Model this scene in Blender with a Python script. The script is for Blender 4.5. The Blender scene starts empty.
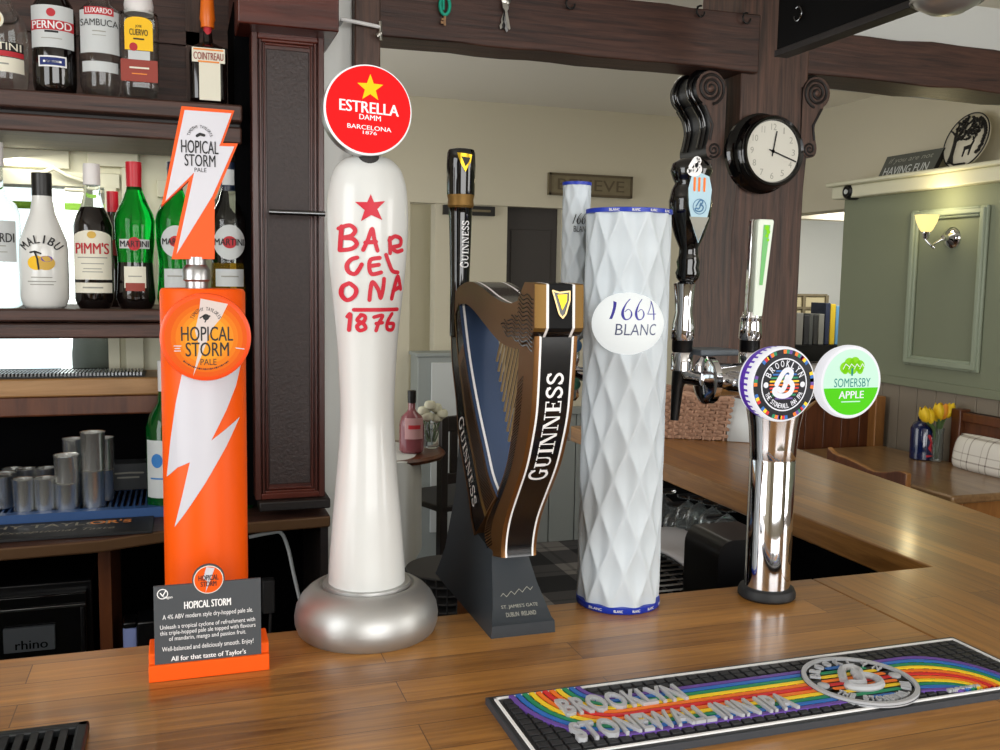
import bpy, bmesh, math, random
from mathutils import Vector, Matrix
random.seed(7)
R_ = math.radians
sc = bpy.context.scene
COL = sc.collection

# ------------------------------------------------------------------ camera, world, light, exposure
F = 950.0
CZ = 1.5
_p, _y, _r = R_(5.76), R_(18.58), R_(0.942)
FWD = Vector((math.sin(_y)*math.cos(_p), math.cos(_y)*math.cos(_p), -math.sin(_p)))
_rt = Vector((math.cos(_y), -math.sin(_y), 0)); _up = _rt.cross(FWD)
RT = _rt*math.cos(_r) + _up*math.sin(_r); UP = _up*math.cos(_r) - _rt*math.sin(_r)
cam_d = bpy.data.cameras.new('camera'); cam = bpy.data.objects.new('camera', cam_d); COL.objects.link(cam)
cam.matrix_world = Matrix(((RT.x, UP.x, -FWD.x, 0), (RT.y, UP.y, -FWD.y, 0), (RT.z, UP.z, -FWD.z, CZ), (0, 0, 0, 1)))
cam_d.sensor_width = 36; cam_d.lens = F/1000*36; cam_d.clip_start = .02
sc.camera = cam
sc.view_settings.view_transform = 'Standard'; sc.view_settings.look = 'None'
sc.view_settings.gamma = 1; sc.view_settings.use_curve_mapping = False
sc.view_settings.exposure = 0.0

w = bpy.data.worlds.new('sky'); sc.world = w; w.use_nodes = True
w.node_tree.nodes['Background'].inputs[0].default_value = (.93, .97, 1, 1)
w.node_tree.nodes['Background'].inputs[1].default_value = 1.6

def area(name, loc, target, sx, sy, power, col=(1, 1, 1)):
    d = bpy.data.lights.new(name, 'AREA'); d.shape = 'RECTANGLE'; d.size = sx; d.size_y = sy
    d.energy = power; d.color = col
    o = bpy.data.objects.new(name, d); COL.objects.link(o); o.location = loc
    o.rotation_euler = (Vector(target)-Vector(loc)).to_track_quat('-Z', 'Y').to_euler()
    return o
area('daylight_window_front', (.6, -2.35, 1.65), (.6, 2, 1.3), 2.6, 1.3, 60, (1, .98, .95))
area('daylight_window_side', (3.1, -.6, 1.6), (.5, 1.6, 1.2), 1.5, 1.3, 42, (1, .98, .96))
area('daylight_window_customers', (-1.5, .3, 1.7), (.6, 1.5, 1.2), 1.1, 1.2, 24, (.95, .98, 1))
area('added_shelf_fill', (-.25, 2.34, 1.755), (-.2, 2.40, 1.4), .6, .03, .9, (1, .96, .86))  # fill added under the upper shelf to brighten the wall behind the bottles
area('added_lounge_side_fill', (-.35, 3.65, 1.5), (3, 3.7, 1.6), 1.3, 1.2, 12, (1, .97, .91))  # unseen side fill added to brighten the lounge walls and ceiling
area('added_lounge_top_fill', (2.1, 3.4, 2.42), (2.2, 3.6, 0), 1.0, .8, 5, (1, .95, .86))  # unseen overhead fill added to light the far lounge

def A(px, py, x=None, y=None, z=None):
    """a point of the place: the sight line through a photo position meets the plane x, y or z"""
    d = FWD + RT*((px-500)/F) - UP*((py-375)/F)
    t = x/d.x if x is not None else y/d.y if y is not None else (z-CZ)/d.z
    return Vector((d.x*t, d.y*t, CZ+d.z*t))

# ------------------------------------------------------------------ materials
def lin(c):
    return tuple((v/255/12.92 if v/255 <= .04045 else ((v/255+.055)/1.055)**2.4) for v in c)
MATS = {}
def mat(name, rgb, rough=.5, metal=0, emit=0, trans=0, coat=0, ior=1.45, noise=None, bump=0, nscale=40, spec=None, alpha=1, ecol=None):
    m = bpy.data.materials.new(name); m.use_nodes = True; nt = m.node_tree; b = nt.nodes['Principled BSDF']
    if emit > .2 and spec is None: spec, rough = .15, .5
    c = lin(rgb)+(1,)
    if emit > .2: c = tuple(v*.25 for v in c[:3])+(1,)      # a lit lens shows its own light more than the room's
    b.inputs['Base Color'].default_value = c; b.inputs['Roughness'].default_value = rough
    b.inputs['Metallic'].default_value = metal; b.inputs['IOR'].default_value = ior
    b.inputs['Transmission Weight'].default_value = trans; b.inputs['Coat Weight'].default_value = coat
    b.inputs['Coat Roughness'].default_value = .08
    if spec is not None: b.inputs['Specular IOR Level'].default_value = spec
    if emit:
        b.inputs['Emission Color'].default_value = lin(ecol or rgb)+(1,); b.inputs['Emission Strength'].default_value = emit
    if noise or bump:
        tc = nt.nodes.new('ShaderNodeTexCoord'); n = nt.nodes.new('ShaderNodeTexNoise')
        n.inputs['Scale'].default_value = nscale; n.inputs['Detail'].default_value = 4
        nt.links.new(tc.outputs['Object'], n.inputs['Vector'])
        if noise:
            r = nt.nodes.new('ShaderNodeMix'); r.data_type = 'RGBA'
            r.inputs[6].default_value = c; r.inputs[7].default_value = lin(noise)+(1,)
            nt.links.new(n.outputs['Fac'], r.inputs[0]); nt.links.new(r.outputs[2], b.inputs['Base Color'])
        if bump:
            bp = nt.nodes.new('ShaderNodeBump'); bp.inputs['Strength'].default_value = bump; bp.inputs['Distance'].default_value = .002
            nt.links.new(n.outputs['Fac'], bp.inputs['Height']); nt.links.new(bp.outputs[0], b.inputs['Normal'])
    MATS[name] = m; return m

def wood(name, dark, light, axis='X', rough=.4, scale=14, stretch=14, bump=.25, coat=0, knots=0):
    """grain running along one axis"""
    m = bpy.data.materials.new(name); m.use_nodes = True; nt = m.node_tree; b = nt.nodes['Principled BSDF']
    tc = nt.nodes.new('ShaderNodeTexCoord'); mp = nt.nodes.new('ShaderNodeMapping')
    s = [stretch]*3; s['XYZ'.index(axis)] = 1
    mp.inputs['Scale'].default_value = s
    nt.links.new(tc.outputs['Object'], mp.inputs['Vector'])
    n = nt.nodes.new('ShaderNodeTexNoise'); n.inputs['Scale'].default_value = scale/4; n.inputs['Detail'].default_value = 8; n.inputs['Roughness'].default_value = .65
    n.inputs['Distortion'].default_value = .6
    nt.links.new(mp.outputs[0], n.inputs['Vector'])
    cr = nt.nodes.new('ShaderNodeValToRGB'); cr.color_ramp.elements[0].color = lin(dark)+(1,); cr.color_ramp.elements[1].color = lin(light)+(1,)
    cr.color_ramp.elements[0].position = .3; cr.color_ramp.elements[1].position = .7
    nt.links.new(n.outputs['Fac'], cr.inputs[0]); nt.links.new(cr.outputs[0], b.inputs['Base Color'])
    b.inputs['Roughness'].default_value = rough; b.inputs['Coat Weight'].default_value = coat; b.inputs['Coat Roughness'].default_value = .12
    if bump:
        bp = nt.nodes.new('ShaderNodeBump'); bp.inputs['Strength'].default_value = bump; bp.inputs['Distance'].default_value = .002
        nt.links.new(n.outputs['Fac'], bp.inputs['Height']); nt.links.new(bp.outputs[0], b.inputs['Normal'])
    MATS[name] = m; return m

def staves(name, axis='X', tones=((94, 56, 20), (190, 134, 66)), rough=.3, bw=.55, rh=.048, coat=.25):
    """oak strips glued side by side, each with its own tone and grain"""
    m = bpy.data.materials.new(name); m.use_nodes = True; nt = m.node_tree; b = nt.nodes['Principled BSDF']; L = nt.links.new
    tc = nt.nodes.new('ShaderNodeTexCoord'); mp = nt.nodes.new('ShaderNodeMapping')
    if axis == 'Y': mp.inputs['Rotation'].default_value = (0, 0, R_(90))
    L(tc.outputs['Object'], mp.inputs['Vector'])
    br = nt.nodes.new('ShaderNodeTexBrick'); br.inputs['Scale'].default_value = 1
    br.inputs['Brick Width'].default_value = bw; br.inputs['Row Height'].default_value = rh; br.inputs['Mortar Size'].default_value = .0005
    br.inputs['Mortar Smooth'].default_value = 0; br.offset = .37; br.offset_frequency = 2
    br.inputs['Color1'].default_value = (0, 0, 0, 1); br.inputs['Color2'].default_value = (1, 1, 1, 1); br.inputs['Mortar'].default_value = (0, 0, 0, 1)
    L(mp.outputs[0], br.inputs['Vector'])
    mp2 = nt.nodes.new('ShaderNodeMapping'); mp2.inputs['Scale'].default_value = (3, 60, 60); L(mp.outputs[0], mp2.inputs['Vector'])
    # shift the grain per stave
    add = nt.nodes.new('ShaderNodeVectorMath'); add.operation = 'MULTIPLY_ADD'; add.inputs[1].default_value = (9, 3, 5)
    L(br.outputs['Color'], add.inputs[0]); L(mp2.outputs[0], add.inputs[2])
    n = nt.nodes.new('ShaderNodeTexNoise'); n.inputs['Scale'].default_value = 1.6; n.inputs['Detail'].default_value = 9; n.inputs['Roughness'].default_value = .62; n.inputs['Distortion'].default_value = 1.1
    L(add.outputs[0], n.inputs['Vector'])
    n2 = nt.nodes.new('ShaderNodeTexNoise'); n2.inputs['Scale'].default_value = 4.5; n2.inputs['Detail'].default_value = 3; L(mp.outputs[0], n2.inputs['Vector'])
    mix = nt.nodes.new('ShaderNodeMath'); mix.operation = 'MULTIPLY_ADD'; mix.inputs[1].default_value = .22
    L(br.outputs['Color'], mix.inputs[0])
    m3 = nt.nodes.new('ShaderNodeMath'); m3.operation = 'MULTIPLY_ADD'; m3.inputs[1].default_value = .3; L(n2.outputs['Fac'], m3.inputs[0]); 
    m4 = nt.nodes.new('ShaderNodeMath'); m4.operation = 'MULTIPLY'; m4.inputs[1].default_value = .86; L(n.outputs['Fac'], m4.inputs[0])
    L(m4.outputs[0], m3.inputs[2]); L(m3.outputs[0], mix.inputs[2])
    cr = nt.nodes.new('ShaderNodeValToRGB'); cr.color_ramp.elements[0].position = .38; cr.color_ramp.elements[1].position = .98
    cr.color_ramp.elements[0].color = lin(tones[0])+(1,); cr.color_ramp.elements[1].color = lin(tones[1])+(1,)
    L(mix.outputs[0], cr.inputs[0])
    mm = nt.nodes.new('ShaderNodeMix'); mm.data_type = 'RGBA'; mm.inputs[7].default_value = lin((92, 58, 28))+(1,)
    L(br.outputs['Fac'], mm.inputs[0]); L(cr.outputs[0], mm.inputs[6]); L(mm.outputs[2], b.inputs['Base Color'])
    b.inputs['Coat Weight'].default_value = coat; b.inputs['Coat Roughness'].default_value = .13
    rr = nt.nodes.new('ShaderNodeMapRange'); rr.inputs[3].default_value = rough-.08; rr.inputs[4].default_value = rough+.12
    L(n.outputs['Fac'], rr.inputs[0]); L(rr.outputs[0], b.inputs['Roughness'])
    bp = nt.nodes.new('ShaderNodeBump'); bp.inputs['Strength'].default_value = .12; bp.inputs['Distance'].default_value = .001
    L(n.outputs['Fac'], bp.inputs['Height']); L(bp.outputs[0], b.inputs['Normal'])
    MATS[name] = m; return m

def tartan(name, a, b_, c, s=.16):
    m = bpy.data.materials.new(name); m.use_nodes = True; nt = m.node_tree; b = nt.nodes['Principled BSDF']; L = nt.links.new
    tc = nt.nodes.new('ShaderNodeTexCoord'); mp = nt.nodes.new('ShaderNodeMapping'); mp.inputs['Scale'].default_value = (1/s, 1/s, 1/s)
    L(tc.outputs['Object'], mp.inputs['Vector'])
    sx = nt.nodes.new('ShaderNodeSeparateXYZ'); L(mp.outputs[0], sx.inputs[0])
    outs = []
    for k in (0, 1):
        f = nt.nodes.new('ShaderNodeMath'); f.operation = 'FRACT'; L(sx.outputs[k], f.inputs[0])
        r = nt.nodes.new('ShaderNodeValToRGB'); r.color_ramp.interpolation = 'CONSTANT'
        e = r.color_ramp.elements; e[0].position = 0; e[0].color = (0, 0, 0, 1); e[1].position = .42; e[1].color = (1, 1, 1, 1)
        for p_, v in ((.55, .55), (.6, 1), (.86, 0)): q = e.new(p_); q.color = (v, v, v, 1)
        L(f.outputs[0], r.inputs[0]); outs.append(r)
    ad = nt.nodes.new('ShaderNodeMath'); ad.operation = 'ADD'; L(outs[0].outputs[0], ad.inputs[0]); L(outs[1].outputs[0], ad.inputs[1])
    hf = nt.nodes.new('ShaderNodeMath'); hf.operation = 'MULTIPLY'; hf.inputs[1].default_value = .5; L(ad.outputs[0], hf.inputs[0])
    cr = nt.nodes.new('ShaderNodeValToRGB'); e = cr.color_ramp.elements; e[0].color = lin(a)+(1,); e[1].color = lin(c)+(1,); q = e.new(.5); q.color = lin(b_)+(1,)
    L(hf.outputs[0], cr.inputs[0]); L(cr.outputs[0], b.inputs['Base Color']); b.inputs['Roughness'].default_value = .95
    MATS[name] = m; return m

staves('oak_x', 'X'); staves('oak_y', 'Y')
wood('oak_edge', (110, 66, 30), (160, 108, 60), 'X', .4)
wood('dark_wood_x', (30, 15, 11), (88, 56, 44), 'X', .5, 16, 22, .5)
wood('dark_wood_z', (34, 20, 15), (100, 70, 56), 'Z', .5, 16, 18, .6)
wood('black_wood', (14, 9, 8), (30, 19, 15), 'X', .5, 14, 14)
wood('mahogany_z', (52, 24, 20), (82, 42, 34), 'Z', .3, 14, 10)
wood('mahogany_x', (56, 20, 13), (94, 40, 28), 'X', .3, 14, 10)
mat('leather', (62, 48, 46), .45, noise=(40, 32, 30), bump=.6, nscale=160)
wood('table_wood', (112, 82, 52), (158, 124, 84), 'Y', .28, 12, 10, .1, .3)
wood('bench_wood', (70, 36, 20), (110, 62, 34), 'Z', .35, 12, 10)
wood('light_oak', (150, 106, 62), (190, 146, 96), 'X', .45, 12, 10)
wood('honey_oak', (128, 82, 40), (176, 122, 66), 'Z', .4, 12, 10)
mat('cream_wall', (206, 199, 178), .9, bump=.15, nscale=30)
mat('cream_paint', (216, 214, 190), .6)
mat('white_plaster', (224, 226, 222), .9, bump=.5, nscale=25)
mat('ceiling_white', (236, 232, 222), .9)
mat('sage', (128, 134, 112), .7)
mat('sage_light', (150, 160, 140), .45)
mat('dado_taupe', (134, 124, 110), .6)
mat('black_paint', (12, 12, 13), .35)
mat('charcoal', (44, 42, 42), .7)
mat('chrome', (225, 225, 228), .06, 1)
mat('brushed', (168, 168, 168), .34, 1)
mat('satin_silver', (190, 192, 192), .38, 1)
mat('steel_dark', (120, 122, 124), .25, 1)
mat('black_plastic', (14, 14, 16), .28)
mat('black_rubber', (24, 25, 27), .55)
mat('gloss_black', (6, 6, 7), .06, coat=.4)
mat('white', (238, 238, 238), .5)
mat('paper', (226, 226, 218), .6)
mat('ink', (26, 26, 28), .6)
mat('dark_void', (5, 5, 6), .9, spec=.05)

# ------------------------------------------------------------------ mesh builder
class MB:
    def __init__(s): s.v = []; s.f = []; s.m = []; s.sm = []
    def add(s, vs, fs, m, smooth=False, fn=None):
        o = len(s.v)
        for v in vs: s.v.append(Vector(fn(*v)) if fn else Vector(v))
        for f in fs: s.f.append([i+o for i in f]); s.m.append(m); s.sm.append(smooth)
        return s
    def box(s, lo, hi, m, fn=None):
        (a, b, c), (d, e, f) = lo, hi
        return s.add([(a,b,c),(d,b,c),(d,e,c),(a,e,c),(a,b,f),(d,b,f),(d,e,f),(a,e,f)],
                     [(0,3,2,1),(4,5,6,7),(0,1,5,4),(1,2,6,5),(2,3,7,6),(3,0,4,7)], m, False, fn)
    def lathe(s, prof, c, m, seg=48, axis='Z', cap=True, fn=None, sx=1, sy=1):
        """prof: (r, h) or (r, h, material of the band above)"""
        vs = []; n = len(prof)
        for p in prof:
            for k in range(seg):
                t = 2*math.pi*k/seg; a, b_ = p[0]*math.cos(t)*sx, p[0]*math.sin(t)*sy
                if axis == 'Z': q = (c[0]+a, c[1]+b_, c[2]+p[1])
                elif axis == 'Y': q = (c[0]+a, c[1]-p[1], c[2]+b_)      # h grows toward the viewer side (-Y)
                else: q = (c[0]+p[1], c[1]+a, c[2]+b_)
                vs.append(q)
        for i in range(n-1):
            mm = prof[i][2] if len(prof[i]) > 2 else m
            s.add([], [], mm)
            fs = [(i*seg+k, i*seg+(k+1) % seg, (i+1)*seg+(k+1) % seg, (i+1)*seg+k) for k in range(seg)]
            if i == 0: base = len(s.v); s.v += [Vector(fn(*v)) if fn else Vector(v) for v in vs]
            for f in fs: s.f.append([j+base for j in f]); s.m.append(mm); s.sm.append(True)
        if cap:
            if prof[0][0] > 1e-5: s.f.append([base+k for k in range(seg)][::-1]); s.m.append(prof[0][2] if len(prof[0]) > 2 else m); s.sm.append(False)
            if prof[-1][0] > 1e-5: s.f.append([base+(n-1)*seg+k for k in range(seg)]); s.m.append(prof[-1][2] if len(prof[-1]) > 2 else m); s.sm.append(False)
        return s
    def tube(s, pts, r, m, seg=10, cap=True):
        pts = [Vector(p) for p in pts]; rs = r if isinstance(r, (list, tuple)) else [r]*len(pts)
        vs = []; up = None
        for i, p in enumerate(pts):
            t = (pts[min(i+1, len(pts)-1)]-pts[max(i-1, 0)]).normalized()
            if up is None: up = Vector((0, 0, 1)) if abs(t.z) < .9 else Vector((1, 0, 0))
            a = t.cross(up).normalized(); up = a.cross(t).normalized()
            for k in range(seg):
                q = 2*math.pi*k/seg; vs.append(p+a*(rs[i]*math.cos(q))+up*(rs[i]*math.sin(q)))
        n = len(pts)
        fs = [(i*seg+k, i*seg+(k+1) % seg, (i+1)*seg+(k+1) % seg, (i+1)*seg+k) for i in range(n-1) for k in range(seg)]
        if cap: fs += [tuple(range(seg))[::-1], tuple((n-1)*seg+k for k in range(seg))]
        return s.add(vs, fs, m, True)
    def prism(s, poly, fn, d0, d1, m, mside=None, smooth=False):
        """closed 2-D outline (u,v) pushed from depth d0 to d1 through fn(u,v,d)"""
        n = len(poly)
        vs = [(u, v, d0) for u, v in poly]+[(u, v, d1) for u, v in poly]
        s.add(vs, [tuple(range(n)), tuple(range(n, 2*n))[::-1]], m, False, fn)
        o = len(s.v)-2*n
        for k in range(n):
            s.f.append([o+k, o+n+k, o+n+(k+1) % n, o+(k+1) % n]); s.m.append(mside or m); s.sm.append(smooth)
        return s
    def poly(s, pts, m, fn=None, cut=None, d=0):
        """flat printed shape; cut = step for slicing so that it follows a curved surface"""
        vs = [(p[0], p[1], 0) for p in pts]
        return s.printed(vs, [tuple(range(len(vs)))], m, fn, cut, d)
    def printed(s, vs, fs, m, fn, cut=None, d=0):
        if cut:
            bm = bmesh.new(); bv = [bm.verts.new(v) for v in vs]
            for f in fs:
                try: bm.faces.new([bv[i] for i in f])
                except ValueError: pass
            for ax, st in enumerate(cut):
                if not st: continue
                lo = min(v[ax] for v in vs); hi = max(v[ax] for v in vs); x = math.floor(lo/st)*st+st
                while x < hi:
                    no = Vector((1, 0, 0)) if ax == 0 else Vector((0, 1, 0))
                    bmesh.ops.bisect_plane(bm, geom=bm.verts[:]+bm.edges[:]+bm.faces[:], plane_co=no*x, plane_no=no); x += st
            bm.verts.index_update(); vs = [tuple(v.co) for v in bm.verts]; fs = [[v.index for v in f.verts] for f in bm.faces]; bm.free()
        vs = [(v[0], v[1], v[2]+d) for v in vs]
        return s.add(vs, fs, m, False, fn)
    def text(s, body, box, m, fn, bold=0, shear=0, ext=0, cut=None, d=0, spacing=1, flip=False):
        """writing fitted to box (u0,v0,u1,v1) on the surface fn(u,v,d)"""
        if bold > .012:      # heavier weights: the same letters printed again a hair to either side
            e = (bold-.008)*.9*(box[3]-box[1]); box = (box[0]+e, box[1], box[2]-e, box[3])
            for k_, du in enumerate((-e, e)): s.text(body, (box[0]+du, box[1], box[2]+du, box[3]), m, fn, 0, shear, ext, cut, d+.00007*(k_+1), spacing)
        vs, fs = glyphs(body, min(bold, 0), shear, ext, spacing)
        x0 = min(v[0] for v in vs); x1 = max(v[0] for v in vs); y0 = min(v[1] for v in vs); y1 = max(v[1] for v in vs)
        u0, v0, u1, v1 = box
        k = (u1-u0)/max(x1-x0, 1e-6); j = (v1-v0)/max(y1-y0, 1e-6)
        out = [(u0+(x-x0)*k, v0+(y-y0)*j, z) for x, y, z in vs]
        return s.printed(out, fs, m, fn, cut, d)
    def arc_text(s, body, c, r, a0, a1, h, m, fn, bold=0, inside=False, wk=.62, d=0):
        """letters round an arc, angles clockwise from the top"""
        n = len(body)
        for i, ch in enumerate(body):
            if ch == ' ': continue
            a = R_(a0+(a1-a0)*(i/(n-1) if n > 1 else .5))
            ww = h*(wk if ch not in "I1'.!" else wk*.3)
            ca, sa = math.cos(a), math.sin(a); sg = -1 if inside else 1
            def g(u, v, dd, ca=ca, sa=sa, sg=sg):
                uu, vv = u*sg, r+v*sg
                return fn(c[0]+uu*ca+vv*sa, c[1]-uu*sa+vv*ca, dd)
            s.text(ch, (-ww/2, -h/2, ww/2, h/2), m, g, bold, 0, 0, None, d)
        return s
    def stroke(s, pts, wd, m, fn, cut=None, d=0):
        """brush line of width wd with round ends"""
        pts = [Vector((p[0], p[1])) for p in pts]
        for i in range(len(pts)-1):
            a, b = pts[i], pts[i+1]; t = (b-a)
            if t.length < 1e-7: continue
            t.normalize(); n = Vector((-t.y, t.x))*wd/2
            s.poly([a-n, b-n, b+n, a+n], m, fn, cut, d+.00002*(i % 4))
        for i, p in enumerate(pts):
            s.poly([(p.x+math.cos(k*math.pi/4)*wd/2, p.y+math.sin(k*math.pi/4)*wd/2) for k in range(8)], m, fn, None, d+.00008+.00002*(i % 4))
        return s
    def disc(s, c, r, m, fn, ry=None, seg=40, d=0, r_in=0, cut=None):
        ry = ry or r
        P = [(c[0]+r*math.cos(2*math.pi*k/seg), c[1]+ry*math.sin(2*math.pi*k/seg)) for k in range(seg)]
        if not r_in: return s.poly(P, m, fn, cut, d)
        q = r_in/r; Q = [(c[0]+(x-c[0])*q, c[1]+(y-c[1])*q) for x, y in P]
        vs = [(x, y, 0) for x, y in P+Q]
        return s.printed(vs, [(k, (k+1) % seg, seg+(k+1) % seg, seg+k) for k in range(seg)], m, fn, cut, d)
    def build(s, name, parent=None, bevel=0, seg=2, ang=40, label=None, sub=0, solid=0, loc=None, recalc=True):
        off = parent['_base'] if parent is not None and '_base' in parent else None
        o_loc = Vector(loc) if loc else Vector((0, 0, 0))
        base = Vector(off) if off is not None else Vector((0, 0, 0))
        me = bpy.data.meshes.new(name); me.from_pydata([v-base-(o_loc if parent is None else Vector((0,0,0))) for v in s.v], [], s.f)
        names = []
        for i, p in enumerate(me.polygons):
            if s.m[i] not in names: names.append(s.m[i]); me.materials.append(MATS[s.m[i]])
            p.material_index = names.index(s.m[i]); p.use_smooth = s.sm[i] or bevel > 0
        if recalc:
            bm = bmesh.new(); bm.from_mesh(me); bmesh.ops.recalc_face_normals(bm, faces=bm.faces); bm.to_mesh(me); bm.free()
        me.set_sharp_from_angle(angle=R_(ang)); me.update()
        o = bpy.data.objects.new(name, me); COL.objects.link(o)
        if parent is None: o.location = o_loc
        else: o.parent = parent; o['_base'] = tuple(base)
        if label: o['label'] = label
        if bevel:
            b = o.modifiers.new('bevel', 'BEVEL'); b.width = bevel; b.segments = seg; b.limit_method = 'ANGLE'; b.angle_limit = R_(35)
        if solid:
            b = o.modifiers.new('solid', 'SOLIDIFY'); b.thickness = solid
        if sub:
            b = o.modifiers.new('sub', 'SUBSURF'); b.levels = sub; b.render_levels = sub
        return o

_GL = {}
def glyphs(body, bold, shear, ext, spacing):
    key = (body, bold, shear, ext, spacing)
    if key not in _GL:
        c = bpy.data.curves.new('t', 'FONT'); c.body = body; c.size = 1; c.offset = bold; c.shear = shear; c.extrude = ext
        c.resolution_u = 3; c.space_character = spacing; c.fill_mode = 'BOTH' if ext else 'FRONT'
        o = bpy.data.objects.new('t', c); COL.objects.link(o)
        me = bpy.data.meshes.new_from_object(o)
        _GL[key] = ([tuple(v.co) for v in me.vertices], [tuple(p.vertices) for p in me.polygons])
        bpy.data.objects.remove(o); bpy.data.curves.remove(c); bpy.data.meshes.remove(me)
    return _GL[key]

# ------------------------------------------------------------------ things
def thing(name, loc, label, cat, group=None):
    o = bpy.data.objects.new(name, None); o.empty_display_size = .02; COL.objects.link(o); o.location = loc
    o['_base'] = tuple(loc); o['label'] = label; o['category'] = cat
    if group: o['group'] = group
    return o
def tag(o, label, cat, group=None):
    o['label'] = label; o['category'] = cat
    if group: o['group'] = group
    return o
def struct(o): o['kind'] = 'structure'; return o
def copy_thing(r, loc, label, group=None):
    c = r.copy(); COL.objects.link(c); c.location = loc; c['label'] = label
    if group: c['group'] = group
    for ch in r.children:
        d = ch.copy(); COL.objects.link(d); d.parent = c
        for g in ch.children:
            e = g.copy(); COL.objects.link(e); e.parent = d
    return c

def XZ(y):          # a face looking at the customers (toward -Y) at depth y; d comes out of it
    return lambda u, v, d=0: (u, y-d, v)
def XY(z):          # a face looking up
    return lambda u, v, d=0: (u, v, z+d)
def CYL(cx, cy, R): # front half of an upright cylinder, addressed by world x and z
    def f(u, v, d=0):
        t = max(-.995, min(.995, (u-cx)/R)); return (cx+(R+d)*t, cy-(R+d)*math.sqrt(1-t*t), v)
    return f
def PX(pts, **k):   # photo positions -> (x, z) on a plane facing the customers
    return [(q.x, q.z) for q in (A(a, b, **k) for a, b in pts)]
def PB(x0, y0, x1, y1, Y):   # photo box -> (u0,v0,u1,v1)
    c = A((x0+x1)/2, (y0+y1)/2, y=Y); l = A(x0, (y0+y1)/2, y=Y); r = A(x1, (y0+y1)/2, y=Y); t = A((x0+x1)/2, y0, y=Y); b = A((x0+x1)/2, y1, y=Y)
    return (l.x, b.z, r.x, t.z)
def star(c, r, k=.4, rot=0):
    return [(c[0]+(r if i % 2 == 0 else r*k)*math.sin(i*math.pi/5+rot), c[1]+(r if i % 2 == 0 else r*k)*math.cos(i*math.pi/5+rot)) for i in range(10)]
def spl(pts, n=8):  # smooth curve through points (Catmull-Rom)
    P = [Vector(p) for p in pts]; out = []
    for i in range(len(P)-1):
        p0, p1, p2, p3 = P[max(i-1, 0)], P[i], P[i+1], P[min(i+2, len(P)-1)]
        for k in range(n):
            t = k/n; out.append(.5*((2*p1)+(p2-p0)*t+(2*p0-5*p1+4*p2-p3)*t*t+(3*p1-p0-3*p2+p3)*t**3))
    return out+[P[-1]]
# ================================================================== the setting
CEIL = 2.45
def sbox(name, lo, hi, m, bevel=0):
    b = MB(); b.box(lo, hi, m); return struct(b.build(name, bevel=bevel))
wood('floor_boards', (60, 40, 26), (96, 66, 44), 'X', .5, 8, 10)
tartan('tartan_carpet', (30, 30, 34), (70, 68, 70), (124, 120, 118), .42)
sbox('floor', (-3, -2.6, -.1), (6, 3.3, 0), 'floor_boards')
sbox('floor_lounge', (-3, 3.3, -.1), (6, 8, 0), 'tartan_carpet')
sbox('ceiling', (-3, -2.6, CEIL), (6, 8, CEIL+.1), 'ceiling_white')
# wall behind the photographer with two tall window openings, side walls
m = MB()
for lo, hi in (((-3, -2.7, 0), (6, -2.6, .95)), ((-3, -2.7, 2.3), (6, -2.6, CEIL)), ((-3, -2.7, .95), (-.9, -2.6, 2.3)), ((2.1, -2.7, .95), (6, -2.6, 2.3))): m.box(lo, hi, 'cream_wall')
struct(m.build('wall_customers'))
m = MB(); m.box((-2.1, -2.6, 0), (-2.0, 2.5, CEIL), 'cream_wall'); struct(m.build('wall_left'))
# back wall of the far lounge, lintel, openings
YB = 5.0
g = lambda x, y: A(x, y, y=YB)
zl = 1.90
m = MB()
m.box((-.5, YB, zl), (5.2, YB+.12, CEIL), 'cream_wall')
m.box((-.5, YB, 0), (g(410, 250).x, YB+.12, zl), 'cream_wall')
m.box((g(436, 250).x, YB+.02, 0), (g(508, 250).x, YB+.12, zl+.02), 'cream_wall')
m.box((g(562, 250).x, YB+.02, 0), (g(798, 250).x, YB+.12, zl+.02), 'cream_wall')
m.box((g(409, 250).x, YB+.35, 0), (g(438, 250).x+.1, YB+.45, zl+.3), 'cream_wall')
struct(m.build('wall_back'))
mat('dark_panel', (66, 62, 60), .7)
m = MB(); m.box((g(508, 250).x, YB+.08, 0), (g(562, 250).x, YB+.12, zl+.02), 'dark_panel'); m.box((g(508, 250).x+.04, YB+.07, .1), (g(562, 250).x-.04, YB+.08, zl-.12), 'dark_panel')
struct(m.build('door_1', bevel=.004))
mat('grey_wainscot', (150, 156, 154), .6)
m = MB()
for k in range(9): m.box((1.5+.16*k, YB-.03, 0), (1.655+.16*k, YB, .74), 'grey_wainscot')
m.box((1.5, YB-.045, .74), (2.95, YB, .78), 'grey_wainscot')
struct(m.build('wall_wainscot', bevel=.003))
# right hand wall: sage panelling below a ledge, cream wall above it
XW = 3.2
m = MB(); m.box((XW, -2.6, 1.07), (XW+.16, 4.08, 1.93), 'sage')
m.box((XW-.012, -2.6, 1.035), (XW+.16, 4.08, 1.075), 'sage')
for k in range(58): y = 4.075-.115*k; m.box((XW, y-.112, 0), (XW+.16, y, 1.04), 'dado_taupe')
struct(m.build('wall_panelled', bevel=.003))
m = MB(); m.box((XW+.14, -2.6, 1.9), (XW+.28, YB, CEIL), 'cream_wall'); m.box((5.0, 4.2, 0), (5.1, 6, 1.95), 'white_plaster'); m.box((XW+.165, 3.98, 0), (5.1, 4.06, 1.9), 'cream_wall'); struct(m.build('wall_right'))
m = MB(); m.box((XW-.05, -2.6, 1.93), (XW+.16, 4.12, 1.992), 'cream_paint'); m.box((XW-.075, -2.6, 1.992), (XW+.16, 4.14, 2.012), 'cream_paint'); struct(m.build('trim_1', bevel=.006))
a0, a1, b0, b1 = A(914.8, 212, x=XW), A(904.3, 362.5, x=XW), A(993.4, 204, x=XW), A(978, 375, x=XW)
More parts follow.
